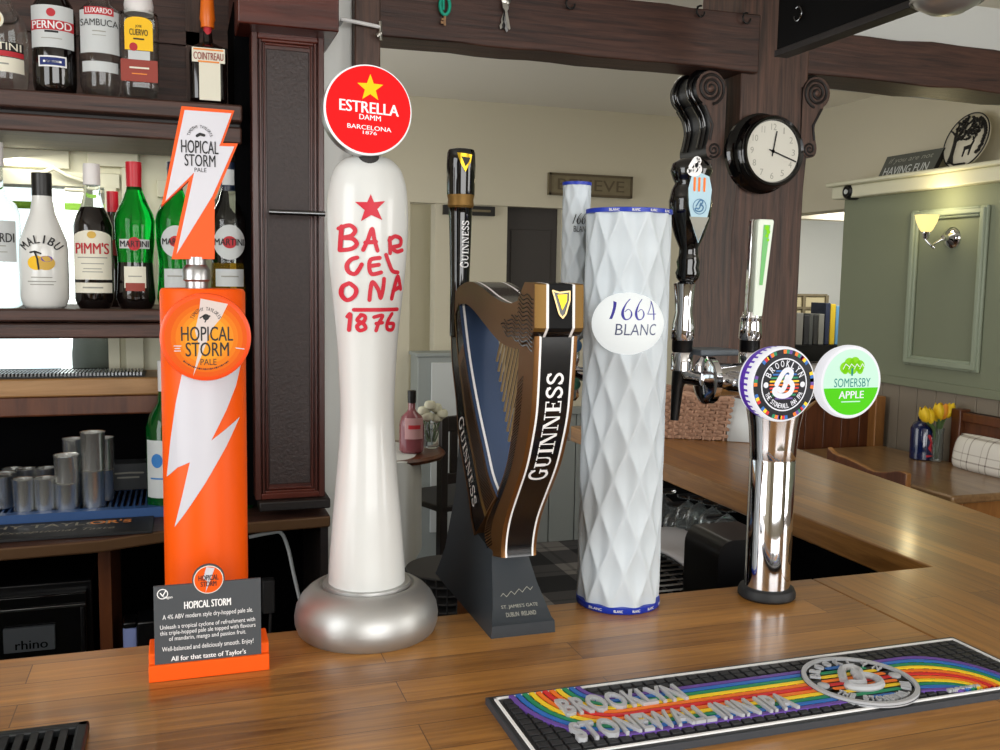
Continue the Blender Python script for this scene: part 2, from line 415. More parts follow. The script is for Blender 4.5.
y0, y1, z0, z1 = (a0.y+a1.y)/2, (b0.y+b1.y)/2, 1.137, 1.842
m = MB()
for k, (wd, th) in enumerate(((.045, .016), (.026, .026))):
    e = .008*k
    m.box((XW-th, y0-wd-e, z0+e), (XW, y0-e, z1-e), 'sage_light'); m.box((XW-th, y1+e, z0+e), (XW, y1+wd+e, z1-e), 'sage_light')
    m.box((XW-th+.0005, y1+wd, z0+e), (XW, y0-wd, z0+wd+e), 'sage_light'); m.box((XW-th+.0005, y1+wd, z1-wd-e), (XW, y0-wd, z1-e), 'sage_light')
struct(m.build('trim_2', bevel=.006))
m = MB()
for wd, th in ((.045, .016), (.026, .026)):
    ya, yb_ = y1-.42, y1-.42-.45
    m.box((XW-th, ya-wd, z0), (XW, ya, z1), 'sage_light'); m.box((XW-th, yb_, z0), (XW, yb_+wd, z1), 'sage_light'); m.box((XW-th, yb_, z0), (XW, ya, z0+wd), 'sage_light'); m.box((XW-th, yb_, z1-wd), (XW, ya, z1), 'sage_light')
struct(m.build('trim_3', bevel=.006))
# lit alcove beyond the end of the panelling
m = MB(); m.box((2.7, YB+.9, 0), (5.2, YB+1.0, CEIL), 'white_plaster'); struct(m.build('wall_alcove'))
area('alcove_lamp', (4.1, YB-.25, 1.88), (4.1, YB+.5, 1.3), .6, .3, 9, (1, .97, .92))
# old beam and post, plaster soffit
YP = 2.35
q = lambda x, y, Y=YP: A(x, y, y=Y)
m = MB()
def rough_beam(mb, x0, x1, y0_, y1_, z0_, z1_, n, mt, amp=.006, vert=False, seed=1, top=None):
    rnd = random.Random(seed); L = (z1_-z0_) if vert else (x1-x0); vs = []
    for i in range(n+1):
        t = i/n; j = [rnd.uniform(-amp, amp) for _ in range(4)]
        if vert:
            s = (top or 0)*t; z = z0_+L*t
            vs += [(x0+j[0]+s, y0_+j[1]*.4, z), (x1+j[2]+s, y0_+j[1]*.4, z), (x1+j[2]+s, y1_, z), (x0+j[0]+s, y1_, z)]
        else:
            x = x0+L*t; vs += [(x, y0_+j[0]*.5, z0_+j[1]), (x, y1_, z0_+j[1]), (x, y1_, z1_+j[3]), (x, y0_+j[0]*.5, z1_+j[3])]
    fs = [(i*4+k, i*4+(k+1) % 4, (i+1)*4+(k+1) % 4, (i+1)*4+k) for i in range(n) for k in range(4)]+[(3, 2, 1, 0), tuple(n*4+k for k in range(4))]
    mb.add(vs, fs, mt, True)
YB1 = 2.31; rough_beam(m, q(345, 20, YB1).x, q(760, 40, YB1).x, YB1, YB1+.12, 2.074, 2.226, 16, 'dark_wood_x', .002, seed=3)
struct(m.build('trim_4', bevel=.004))
m = MB(); rough_beam(m, q(724, 330).x-.004, q(788, 330).x+.006, YP-.02, YP+.20, 0, CEIL, 18, 'dark_wood_z', .005, True, 5, .016)
struct(m.build('trim_5', bevel=.004))
m = MB(); rough_beam(m, q(800, 80).x-.01, q(1000, 80).x+.9, YP, YP+.16, 2.094, 2.218, 14, 'dark_wood_x', .005, seed=9); struct(m.build('trim_6', bevel=.004))
m = MB(); zso = A(900, 91, y=YP+.17).z; m.box((q(812, 80).x, YP+.165, zso), (q(1000, 80).x+.9, YP+.24, 2.4), 'white_plaster'); struct(m.build('trim_7'))
# plaster pier and dark upright between the back bar and the opening
m = MB(); m.box((.305, 2.18, 0), (.372, 2.5, CEIL), 'white_plaster'); struct(m.build('wall_pier', bevel=.004))
m = MB(); m.box((.372, 2.15, .9), (.43, 2.22, 2.2), 'dark_wood_z'); struct(m.build('trim_8', bevel=.003))
# wall behind the back bar with its window
YWN = 2.45
m = MB(); xa, xb, za, zb = -1.35, A(108, 240, y=YWN).x, 1.262, A(60, 185, y=YWN).z
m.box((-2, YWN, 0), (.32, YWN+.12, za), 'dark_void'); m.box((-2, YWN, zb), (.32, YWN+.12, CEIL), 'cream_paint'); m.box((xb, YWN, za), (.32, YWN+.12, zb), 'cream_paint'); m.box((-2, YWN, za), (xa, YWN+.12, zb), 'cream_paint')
struct(m.build('wall_window'))
m = MB()
m.box((xa, YWN-.02, zb-.004), (xb+.03, YWN+.04, zb+.03), 'cream_paint'); m.box((xb-.004, YWN-.02, za), (xb+.022, YWN+.04, zb), 'cream_paint'); m.box((xb+.034, YWN-.018, za), (xb+.075, YWN, zb+.09), 'cream_paint')
m.box((-1.2, YWN-.016, zb+.036), (-.24, YWN, zb+.078), 'cream_paint'); m.box((-.2, YWN-.03, zb+.045), (-.09, YWN, zb+.12), 'cream_paint'); m.box((-.85, YWN-.01, za), (-.82, YWN+.04, zb), 'cream_paint')
m.box((.02, YWN-.02, za), (.035, YWN, zb+.12), 'cream_paint'); m.box((-.05, YWN-.025, zb-.02), (.20, YWN, zb+.02), 'cream_paint')
m.tube([(-.31, YWN-.035, zb+.012), (-.27, YWN-.045, zb+.034), (-.245, YWN-.04, zb+.02), (-.20, YWN-.035, zb+.006)], .006, 'cream_paint', 8); m.tube([(-.25, YWN-.03, zb-.012), (-.17, YWN-.03, zb-.014)], .005, 'cream_paint', 8)
struct(m.build('window_1', bevel=.003))
mat('pane_glass', (235, 245, 245), .02, trans=1, ior=1.05)
m = MB(); m.box((xa, YWN+.02, za), (xb, YWN+.024, zb), 'pane_glass'); struct(m.build('window_1_pane'))
mat('hedge', (150, 196, 70), .8); mat('grey_tub', (120, 120, 112), .7)
m = MB(); zg = A(60, 206, y=3.4).z; m.tube([(-1.4, 3.4, zg-.004), (-.7, 3.42, zg), (-.1, 3.4, zg)], .012, 'hedge', 10); tag(m.build('washing_line_pole'), 'thin bright green rail outside the window behind the bottles', 'rail')
g0, g1_ = A(72, 360, y=2.75), A(150, 360, y=2.75)
m = MB(); cxg = (g0.x+g1_.x)/2; rg = (g1_.x-g0.x)/2; m.lathe([(rg*.9, 0), (rg, .6), (rg, g0.z+.02), (rg*.93, g0.z+.09), (rg*.7, g0.z+.12), (0, g0.z+.13)], (cxg, 2.75, 0), 'grey_tub', 32); tag(m.build('water_butt', loc=(cxg, 2.75, 0)), 'grey rounded tub outside, seen below the lower bottle shelf', 'tub')
# sill with the dark space below
m = MB(); zs = 1.267; m.box((-1.4, 2.27, zs-.04), (A(162, 385, y=2.28).x, YWN, zs), 'light_oak'); m.box((-1.4, 2.285, zs-.085), (-.05, 2.3, zs-.04), 'bench_wood'); struct(m.build('trim_9', bevel=.004))

# ================================================================== the bar counter
bar = thing('bar_counter', (.4, .75, 0), 'long oak topped bar counter with a return running to the back', 'bar counter')
YC = 1.062; JX = .811; XI = 1.015
def tab(cx, w, y): return [(cx+w, YC), (cx+w, y), (cx-w, y), (cx-w, YC)]
HXT = .3605
outline = [(-1.9, .36), (JX, .36), (JX, YC)]
for t_ in ((.514, .034, 1.085), (HXT, .022, 1.17), (.195, .055, 1.10), (.0225, .034, 1.115)): outline += tab(*t_)
outline += [(-1.9, YC)]
up = lambda u, v, d=0: (u, v, 1.1+d)
m = MB(); m.prism(outline, up, 0, -.042, 'oak_x', 'oak_edge'); m.build('worktop', bar, bevel=.0025, label='oak strip top along the front')
m = MB(); m.prism([(JX+.0008, .36), (1.36, .36), (1.345, 1.25), (1.425, 1.95), (1.49, 2.40), (XI, 2.40), (XI, YC), (JX+.0008, YC)], up, 0, -.042, 'oak_y', 'oak_y'); m.build('worktop', bar, bevel=.0025, label='oak strip top of the return')
m = MB(); m.box((-1.9, .5, 0), (1.25, .55, 1.058), 'bench_wood'); m.box((-1.9, .96, .2), (JX, .98, 1.058), 'grey_wainscot'); m.build('front_panel', bar)  # hidden inner board coloured grey so the steel measures have something pale to reflect
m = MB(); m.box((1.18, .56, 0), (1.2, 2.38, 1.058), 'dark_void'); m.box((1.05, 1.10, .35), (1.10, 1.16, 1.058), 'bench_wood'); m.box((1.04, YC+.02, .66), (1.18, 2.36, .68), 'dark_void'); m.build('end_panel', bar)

# ================================================================== the back bar
bb = thing('back_bar', (-.3, 2.2, 0), 'dark wooden back bar with two bottle shelves beside a carved pilaster', 'back bar')
xr = .125
m = MB(); m.box((-1.5, 2.055, 1.812), (xr, 2.36, 1.846), 'dark_wood_x'); m.box((-1.5, 2.075, 1.770), (xr, 2.36, 1.804), 'dark_wood_x'); m.box((-1.5, 2.09, 1.80), (xr, 2.3, 1.815), 'black_wood'); m.build('upper_shelf', bb, bevel=.004)
m = MB(); m.box((-1.5, 2.055, 1.402), (xr, 2.40, 1.427), 'dark_wood_x'); m.box((-1.5, 2.068, 1.368), (xr, 2.38, 1.399), 'dark_wood_x'); m.build('lower_shelf', bb, bevel=.004)
m = MB(); m.box((-1.5, 2.36, 1.80), (xr, 2.38, CEIL-.003), 'dark_wood_x')
for x in (-.9, -.30, .02): m.box((x, 2.345, 1.85), (x+.03, 2.36, CEIL-.003), 'dark_wood_z')
m.box((-1.5, 2.345, 2.02), (xr, 2.36, 2.05), 'dark_wood_x'); m.build('back_panel', bb)
m = MB(); m.box((.112, 2.10, 1.0), (.150, 2.44, 2.06), 'dark_void'); m.build('side_panel', bb)
m = MB()
px0, px1, pz0, pz1, yp = .1435, .291, 1.022, 1.994, 2.05
m.box((px0, yp+.012, pz0), (px1, yp+.14, pz1), 'mahogany_z')
for e, wd, th in ((0, .013, 0), (.015, .006, .004), (.023, .005, .008)):
    m.box((px0+e, yp+th, pz0+e*.8), (px0+e+wd, yp+.02, pz1-e*.8), 'mahogany_z'); m.box((px1-e-wd, yp+th, pz0+e*.8), (px1-e, yp+.02, pz1-e*.8), 'mahogany_z')
    m.box((px0+e+wd, yp+th+.0003, pz1-e*.8-wd), (px1-e-wd, yp+.02, pz1-e*.8), 'mahogany_x'); m.box((px0+e+wd, yp+th+.0003, pz0+e*.8), (px1-e-wd, yp+.02, pz0+e*.8+wd), 'mahogany_x')
m.box((px0+.03, yp+.010, pz0+.03), (px1-.03, yp+.016, pz1-.03), 'leather'); m.build('pilaster', bb, bevel=.0018, label='carved mahogany pilaster with a dark leather panel')
m = MB(); m.box((.114, 1.985, 1.992), (.312, 2.34, CEIL-.003), 'mahogany_x'); m.build('cornice_box', bb, bevel=.003)
m = MB(); m.box((.150, 2.03, 1.0), (.300, 2.2, 1.021), 'black_wood'); m.build('pilaster_foot', bb, bevel=.003)
zr = A(298, 213, y=2.0).z; m = MB(); m.lathe([(.0055, A(269, 213, y=2.0).x), (.0055, A(325, 213, y=2.0).x)], (0, 2.0, zr), 'brass_dull' if 'brass_dull' in MATS else 'steel_dark', 14, 'X'); m.tube([(.2, 2.0, zr), (.2, 2.055, zr)], .004, 'steel_dark', 8); m.tube([(.275, 2.0, zr), (.275, 2.055, zr)], .004, 'steel_dark', 8)
m.build('rail', bb, label='thin horizontal metal rail across the pilaster')
mat('brass_edge', (92, 66, 42), .4, .3)
bc = thing('back_counter', (-.3, 2.2, 0), 'low dark counter under the back bar with a worn brown front edge', 'counter')
edge = [(-1.5, 1.955), (-.34, 1.955), (-.16, 1.966), (-.04, 2.008), (.10, 2.03), (.302, 2.045), (.302, 2.17), (.302, 2.44), (-1.5, 2.44)]
m = MB(); m.prism(edge, lambda u, v, d=0: (u, v, .98+d), 0, -.026, 'dark_wood_x', 'brass_edge'); m.build('worktop', bc, bevel=.004)
m = MB(); m.box((-1.5, 2.40, .0), (.302, 2.44, .954), 'dark_void'); m.box((-.172, 2.08, .0), (-.148, 2.40, .954), 'bench_wood'); m.box((.285, 2.08, 0), (.302, 2.40, .954), 'black_wood'); m.build('carcass', bc)
# ================================================================== beer fonts and other things on the bar
mat('orange', (232, 84, 2), .42, spec=.25)
mat('orange_flat', (234, 88, 14), .6, spec=.2)
mat('bolt_white', (198, 198, 206), .4)
mat('lens_orange', (250, 100, 16), .3, emit=.62)
mat('lens_yellow', (255, 160, 30), .3, emit=.72)
for k_ in range(4): mat('lens_glow_%d' % k_, (251+k_, 118+17*k_, 18+9*k_), .3, emit=.64+.02*k_)
mat('lens_rim', (236, 78, 26), .3, emit=.1)
mat('lens_white', (244, 226, 216), .3, emit=.6)
mat('card_grey', (66, 70, 74), .6)
mat('lens_red', (240, 6, 12), .3, emit=.85)
mat('lens_red_white', (255, 255, 255), .3, emit=.8)
mat('star_yellow', (255, 214, 20), .3, emit=.8)
mat('red_ink', (196, 24, 48), .5)
mat('pearl_white', (208, 210, 208), .34, coat=.35)
mat('satin_base', (178, 178, 176), .44, .8)

Z0 = 1.1
# ---- orange cylinder font with the lightning handle
bx, by, bR = .0225, 1.085, .0445
font = thing('beer_font', (bx, by, Z0), 'orange cylindrical beer font with white lightning flash and lightning bolt handle', 'beer font')
cyl = CYL(bx, by, bR)
m = MB(); m.lathe([(bR+.001, 0), (bR+.001, .006), (bR, .007), (bR, .381), (bR-.002, .3845), (bR-.006, .385)], (bx, by, Z0), 'orange', 64)
fl = PX([(183,370),(241,366),(236,386),(226,410),(211,439.5),(240,418),(226,446),(205,482),(186,512),(174.8,529),(183,494),(190,461.6),(178,468),(167,480),(171,440),(176,404)], y=1.047)
m.poly(fl, 'bolt_white', cyl, (.006, 0), .0006)
m.build('column', font)
# lens badge
lx, lz, lr = .0238, 1.4352, .0455
m = MB(); m.lathe([(lr*.8, -.028, 'chrome'), (lr*.86, -.012, 'lens_rim'), (lr*.985, -.006), (lr, 0), (lr*.985, .004), (lr*.93, .0055)], (lx, 1.030, lz), 'lens_rim', 64, 'Y')
P = XZ(1.030-.0057)
m.disc((lx, lz), lr*.9, 'lens_orange', P, d=.0003)

for k_ in range(4): m.disc((lx+.001, lz-.0005), lr*(.78-.10*k_), 'lens_glow_%d' % k_, P, d=.0004+.0001*k_)
b = lambda x0, y0, x1, y1: PB(x0, y0, x1, y1, 1.023)
pp = lambda q: PX(q, y=1.023)
m.poly(pp([(200.5,298.5),(228,304),(221,318),(211,330),(203,352),(193,376.5),(198.5,352),(199,345),(195,331),(199,313)]), 'lens_white', P, d=.0008)
m.text('HOPICAL', b(181, 326.5, 233, 341), 'ink', P, .02, d=.0012)
m.text('STORM', b(185.5, 342.3, 229, 356.4), 'ink', P, .02, d=.0012)
m.text('PALE', b(200.5, 359, 216.5, 365), 'ink', P, .01, d=.0012)
cc = A(206, 320, y=1.023)
m.arc_text("TIMOTHY TAYLOR'S", (cc.x, cc.z-.003), .0145, -68, 68, .0036, 'ink', P, .02, d=.0012)
m.stroke(pp([(200, 318), (205, 315), (210, 316), (206, 320), (205, 322)]), .0012, 'ink', P, d=.0012); m.disc((cc.x, cc.z+.003), .0032, 'ink', P, d=.0012)
for k_ in range(26): a_ = R_(222-3.3*k_); m.disc((lx+lr*.72*math.sin(a_), lz+lr*.72*math.cos(a_)), .0007+.0003*(k_ % 3 == 0), 'ink', P, None, 6, .0012)
[m.stroke(pp(q_), .0009, 'bolt_white', P, d=.0012) for q_ in ([(174, 346), (181, 346)], [(175, 348.5), (180, 348.5)], [(174.5, 351), (180.5, 351)], [(236, 348), (244, 349)])]
m.build('lens_badge', font, label='round glowing orange lens badge with black lettering')
# collar and lightning handle
hz = A(197, 259, y=1.08).z; hx = A(196.5, 272, y=1.08).x
m = MB(); m.lathe([(.012, .384), (.012, .392), (.0145, .394), (.0145, .404), (.0125, .408), (.0105, .41), (.0105, hz-Z0+.002)], (hx, 1.08, Z0), 'brushed', 32)
m.build('handle_collar', font, label='brushed steel handle collar')
m = MB()
out = PX([(181.5,106),(234.4,110.5),(222.8,143),(238,143.5),(214.6,199.6),(214.6,259),(171.5,259),(188.6,181),(161.3,206)], y=1.071)
m.prism(out, XZ(1.071), 0, -.020, 'orange', 'orange')
fw = PX([(184.6,110),(231.4,113.4),(219.3,146),(234.2,146.6),(212.4,196),(176.6,254),(194.2,172.5),(165.5,201)], y=1.071)
m.poly(fw, 'bolt_white', XZ(1.071), d=.0004)
Q = XZ(1.071)
b2 = lambda x0, y0, x1, y1: PB(x0, y0, x1, y1, 1.070)
m.text('HOPICAL', b2(181, 140.5, 218.5, 153.5), 'ink', Q, .02, d=.0008); m.text('STORM', b2(184.5, 154.5, 215.5, 166.5), 'ink', Q, .02, d=.0008)
m.text('PALE', b2(194.5, 167.8, 206.5, 172), 'ink', Q, .01, d=.0008)
cc = A(200, 136, y=1.070); m.arc_text("TIMOTHY TAYLOR'S", (cc.x, cc.z-.002), .0118, -75, 75, .003, 'ink', Q, .02, d=.0008)
m.stroke([(cc.x-.003, cc.z), (cc.x, cc.z+.002), (cc.x+.004, cc.z+.001)], .003, 'ink', Q, d=.0008)
m.build('tap_handle', font, bevel=.0018, label='orange edged white lightning bolt tap handle')

# ---- tent card in an orange holder
card = thing('drink_card', (.022, .98, Z0), 'dark grey drink card with white writing in an orange block holder', 'sign')
c0 = A(149, 681, z=Z0); c1 = A(269, 672, z=Z0)
zlip = A(209, 660.5, y=.957).z; m = MB(); m.prism([(.957, Z0), (1.003, Z0), (1.003, Z0+.028), (.968, Z0+.028), (.964, Z0+.026), (.9635, zlip), (.957, zlip)], lambda u, v, d=0: (d, u, v), c0.x, c1.x+.001, 'orange_flat'); m.build('holder', card, bevel=.001, label='orange block holder')
yc = .9600; Q = XZ(yc)
bx0, bx1 = A(154, 620, y=yc).x, A(261, 620, y=yc).x
zt = A(207, 582, y=yc).z; cz_ = A(208, 579.5, y=yc).z; cx_ = A(208.5, 579, y=yc).x; rr = .0155
arc = [(cx_+rr*math.cos(R_(a)), cz_+rr*math.sin(R_(a))) for a in range(-12, 193, 12)]
outl = [(bx0, zlip-.001), (bx1, zlip-.001), (bx1, zt-.0005)]+arc+[(bx0, zt-.0005)]
m = MB(); m.prism(outl, Q, 0, -.003, 'card_grey')
bb = lambda x0, y0, x1, y1: PB(x0, y0, x1, y1, yc)
m.disc((cx_, cz_), .0142, 'paper', Q, d=.0004); m.disc((cx_, cz_), .0134, 'orange_flat', Q, d=.0007)
m.poly([(cx_-.002, cz_+.013), (cx_+.006, cz_+.0115), (cx_+.002, cz_), (cx_-.003, cz_-.0125), (cx_-.001, cz_-.002), (cx_-.005, cz_+.002)], 'bolt_white', Q, d=.001)
m.text('HOPICAL', (cx_-.0095, cz_-.0005, cx_+.0095, cz_+.005), 'ink', Q, .03, d=.0014); m.text('STORM', (cx_-.0075, cz_-.0065, cx_+.0075, cz_-.0015), 'ink', Q, .03, d=.0014)
m.text('HOPICAL STORM', bb(184, 599.5, 231, 606.8), 'white', Q, .045, d=.0006)
for s, x0, x1, y0, y1 in (('A 4% ABV modern style dry-hopped pale ale.', 162.5, 253, 611, 617), ('Unleash a tropical cyclone of refreshment with', 160, 255, 621, 626.5),
        ('this triple-hopped pale ale topped with flavours', 160, 255.5, 626.8, 632.3), ('of mandarin, mango and passion fruit.', 169, 246, 632.8, 638.3),
        ('Well-balanced and deliciously smooth. Enjoy!', 162, 253.5, 642.5, 648.5)):
    m.text(s, bb(x0, y0, x1, y1), 'white', Q, .012, d=.0006)
m.text("All for that taste of Taylor's", bb(171, 652.2, 246, 658.6), 'white', Q, .03, d=.0006)
q = A(162.5, 594, y=yc); m.disc((q.x, q.z), .0052, 'white', Q, r_in=.0043, d=.0006); m.stroke([(q.x-.002, q.z+.001), (q.x, q.z-.002), (q.x+.003, q.z+.003)], .0011, 'white', Q, d=.0006)
m.text('Vegan', bb(163, 595.8, 172.5, 599.2), 'white', Q, .03, d=.0006)
m.build('card', card)

# ---- white bowling-pin font with the red disc
ex, ey = .195, 1.043
ef = thing('beer_font', (ex, ey, Z0), 'tall white skittle shaped beer font with a glowing red disc on a round silver base', 'beer font')
m = MB()
m.lathe([(.074, 0), (.0775, .003), (.0805, .012), (.081, .020), (.079, .031), (.074, .041), (.067, .0485), (.060, .053), (.0555, .0552), (.0535, .0552), (.052, .053), (.0495, .0525), (.049, .0575)], (ex, ey, Z0), 'satin_base', 96)
m.build('base', ef, label='satin silver round base')
prof = []
for yy, wd in ((594,75.5),(588,76),(575,75.5),(557,73),(535,70),(511,66.5),(490,63),(466,59.5),(445,56.3),(421,53.8),(400,54.3),(375,56.5),(352,59),(330,62.5),(310,67),(290,71.5),(270,75.5),(250,78.5),(230,80.5),(212,80.8),(198,79.5),(186,76.5),(176,71.5),(168,64),(162,53),(158.5,42),(156.5,28),(155.8,14)):
    q = A(367, yy, y=ey); dpt = (q-Vector((0, 0, CZ))).dot(FWD); prof.append((wd/2*dpt/F*.995, q.z))
z_off = prof[0][1]-(Z0+.054)
prof = [(r, z-Z0-z_off*max(0, 1-i/8)) for i, (r, z) in enumerate(prof)]
sp = spl(prof, 4)
prof = [(max(p.x, 0), p.y) for p in sp]; prof.insert(0, (prof[0][0]-.0015, prof[0][1]-.001)); prof.append((0.0005, prof[-1][1]+.0002))
m = MB(); m.lathe(prof, (ex, ey, Z0), 'pearl_white', 96)
def body_fn(u, v, d=0):
    z = v-Z0; R = .04
    for (r1, z1), (r2, z2) in zip(prof, prof[1:]):
        if z1 <= z <= z2 and z2 > z1: R = r1+(r2-r1)*(z-z1)/(z2-z1); break
    t = max(-.98, min(.98, (u-ex)/(R+.0008))); return (ex+(R+.0008+d)*t, ey-(R+.0008+d)*math.sqrt(1-t*t), v)
yf = 1.006
def brush(pts, wd=.0040): m.stroke(PX(pts, y=yf), wd, 'red_ink', body_fn, (.004, 0))
def g1(x, y): return (310+x/2.5, 50+y/2.5)      # traced from an enlarged view
m.poly(PX([(369.6,194.5),(372.6,202.6),(384,201.5),(376,209.5),(381,220.5),(370,215.5),(360,221.5),(363.5,210.5),(354.5,202),(366,202.5)], y=yf), 'red_ink', body_fn, (.004, 0))
for tr in ([(82,440),(80,470),(79,500)], [(76,445),(98,438),(112,450),(104,464),(84,469),(106,472),(116,485),(104,497),(80,500)],
           [(131,500),(142,475),(152,448),(158,475),(166,502)], [(136,482),(162,480)],
           [(198,470),(199,508)], [(196,476),(212,466),(229,472),(227,488),(204,494),(218,504),(234,500)],
           [(117,519),(103,524),(94,538),(98,554),(112,560),(122,548),(128,536)], [(172,520),(150,524),(146,540),(152,560),(176,556)], [(150,540),(170,537)], [(188,512),(196,532),(206,552),(222,556)],
           [(100,583),(86,592),(84,612),(96,626),(112,616),(116,598),(102,584)], [(148,625),(150,600),(155,580),(170,600),(176,620),(182,596),(184,572)], [(206,622),(214,590),(222,566),(228,580),(233,598)], [(210,602),(230,592)],
           [(98,668),(104,662),(102,702)], [(128,664),(120,676),(134,684),(140,696),(126,702),(120,690),(136,678),(138,666),(128,662)], [(160,668),(182,664),(172,684),(166,702)], [(166,684),(182,682)], [(208,660),(196,680),(196,698),(210,700),(214,686),(200,684)]):
    brush([g1(*q) for q in spl(tr, 4)], .0044 if tr[0][1] < 640 else .0040)
brush([g1(112,650), g1(224,649)], .0042)
m.build('body', ef, label='white skittle shaped body with red hand painted lettering')
dx, dz, dr = A(368.5, 110, y=1.0).x, A(368.5, 110, y=1.0).z, .0462
m = MB(); m.lathe([(.030, -.030, 'satin_silver'), (dr*.97, -.026, 'satin_silver'), (dr, -.022, 'satin_silver'), (dr, -.002, 'lens_red_white'), (dr*.985, 0, 'lens_red_white'), (dr*.95, .001)], (dx, 1.0, dz), 'lens_red_white', 72, 'Y')
Q = XZ(.999-.0001); m.disc((dx, dz), dr*.958, 'lens_red', Q, d=.0003, seg=64)
c = A(370, 88.5, y=1.0); m.poly(star((c.x, c.z), .0142, .42), 'star_yellow', Q, d=.0007)
b = lambda x0, y0, x1, y1: PB(x0, y0, x1, y1, 1.0)
sk = lambda u, v, d=0: Q(u, v-(u-dx)*.045, d)
m.text('ESTRELLA', b(339, 102.3, 398.5, 113.6), 'lens_red_white', sk, .045, d=.0007); m.text('DAMM', b(359, 115.2, 380.5, 120.4), 'lens_red_white', sk, .03, d=.0007)
m.text('BARCELONA', b(347, 125.8, 391, 130.2), 'lens_red_white', sk, .03, d=.0007); m.text('1876', b(362.5, 131.5, 376.5, 134.8), 'lens_red_white', sk, .03, d=.0007)
m.build('lens_disc', ef, label='round glowing red disc with a yellow star')
m = MB(); m.lathe([(.012, .515), (.010, .535), (.010, .56)], (ex-.003, ey-.022, Z0), 'charcoal', 24); m.build('disc_bracket', ef)

# ---- harp shaped font
mat('harp_grey', (52, 57, 62), .42, .2)
mat('harp_gold', (122, 84, 46), .36, .75)
mat('harp_gold_bright', (122, 92, 44), .5, .6); mat('matte_black', (12, 12, 13), .6, spec=.2)
mat('harp_black', (12, 12, 14), .22, coat=.3)
mat('harp_blue', (78, 98, 134), .24, .5, coat=.4)
mat('string', (186, 168, 132), .32, .7)
mat('gold', (200, 164, 40), .3, .8); mat('emblem_gold', (214, 184, 128), .35, .6)
HX = .3605
harp = thing('beer_font', (HX, 1.0, Z0), 'black and bronze harp shaped beer font with strings on a dark grey plinth', 'beer font')
def SIDE(x):
    return lambda u, v, d=0: (x-d, u, v)        # u = depth (y), v = height, d comes out of the left face
hw = .0235
XL, XR = HX-hw, HX+hw
def pt(q, x): a = A(q[0], q[1], x=x); return Vector((a.y, a.z))
front = [Vector(q) for q in ((.8935,1.445),(.8945,1.425),(.897,1.395),(.901,1.365),(.911,1.337),(.928,1.303),(.953,1.270),(.976,1.240),(.988,1.217),(.993,1.197),(.992,1.186))]
front = spl(front, 4)
inner = [pt(q, XL) for q in ((522,348),(519,380),(517,404),(510,452),(504,474),(496,496))]
inner = spl(inner, 4)
# pillar: front panel (black, white lines) with bronze sides
m = MB()
fo = [Vector((p.x, p.y)) for p in front]
backp = spl([Vector((.94,1.432)),Vector((.95,1.368)),Vector((.970,1.312)),Vector((.986,1.285)),Vector((1.012,1.255)),Vector((1.05,1.215)),Vector((1.056,1.192)),Vector((1.03,1.178))], 6)
def rows(line, n):
    L = [0]
    for a, b_ in zip(line, line[1:]): L.append(L[-1]+(b_-a).length)
    out = []
    for k in range(n):
        t = L[-1]*k/(n-1); i = max(j for j in range(len(L)) if L[j] <= t+1e-9); i = min(i, len(line)-2)
        out.append(line[i].lerp(line[i+1], (t-L[i])/max(L[i+1]-L[i], 1e-9)))
    return out
N = 40
fr, bk = rows(fo, N), rows(backp, N)
bands = [(-1, 'harp_gold'), (-.80, 'white'), (-.70, 'harp_black'), (.70, 'white'), (.80, 'harp_gold'), (1, None)]
vs = []; fs = []; ms = []
for i in range(N):
    for t, _ in bands: vs.append((HX+hw*t*(1-.10*i/N), fr[i].x+(.0022 if abs(t) == 1 else 0), fr[i].y))
    vs.append((HX+hw*(1-.10*i/N), bk[i].x, bk[i].y)); vs.append((HX-hw*(1-.10*i/N), bk[i].x, bk[i].y))
for i in range(N-1):
    for k in range(8):
        a = i*8+k; b_ = i*8+(k+1) % 8
        fs.append((a, b_, b_+8, a+8)); ms.append(bands[k][1] if k < 5 else 'harp_gold')
o = len(m.v); m.v += [Vector(v) for v in vs]
for f, mm in zip(fs, ms): m.f.append([j+o for j in f]); m.m.append(mm); m.sm.append(True)
m.f += [[o+k for k in range(8)][::-1], [o+(N-1)*8+k for k in range(8)]]; m.m += ['harp_black']*2; m.sm += [False]*2
# ribbed lines on the bronze side
for i in range(5, N-3, 1):
    for h in (0, .5):
        if i+h+1 > N-1: continue
        a = fr[i].lerp(fr[i+1], h); b_ = bk[i].lerp(bk[i+1], h); w_ = HX-hw*(1-.10*i/N)
        t0, t1 = .62, .97; p, q = b_.lerp(a, 1-t1), b_.lerp(a, 1-t0)
        p, q = a.lerp(b_, t0), a.lerp(b_, t1); dz_ = Vector((0, .0012))
        m.add([(w_-.0004, p.x, p.y), (w_-.0004, q.x, q.y-.004), (w_-.0004, q.x, q.y-.0028), (w_-.0004, p.x, p.y+.0012)], [(0, 1, 2, 3)], 'harp_black')
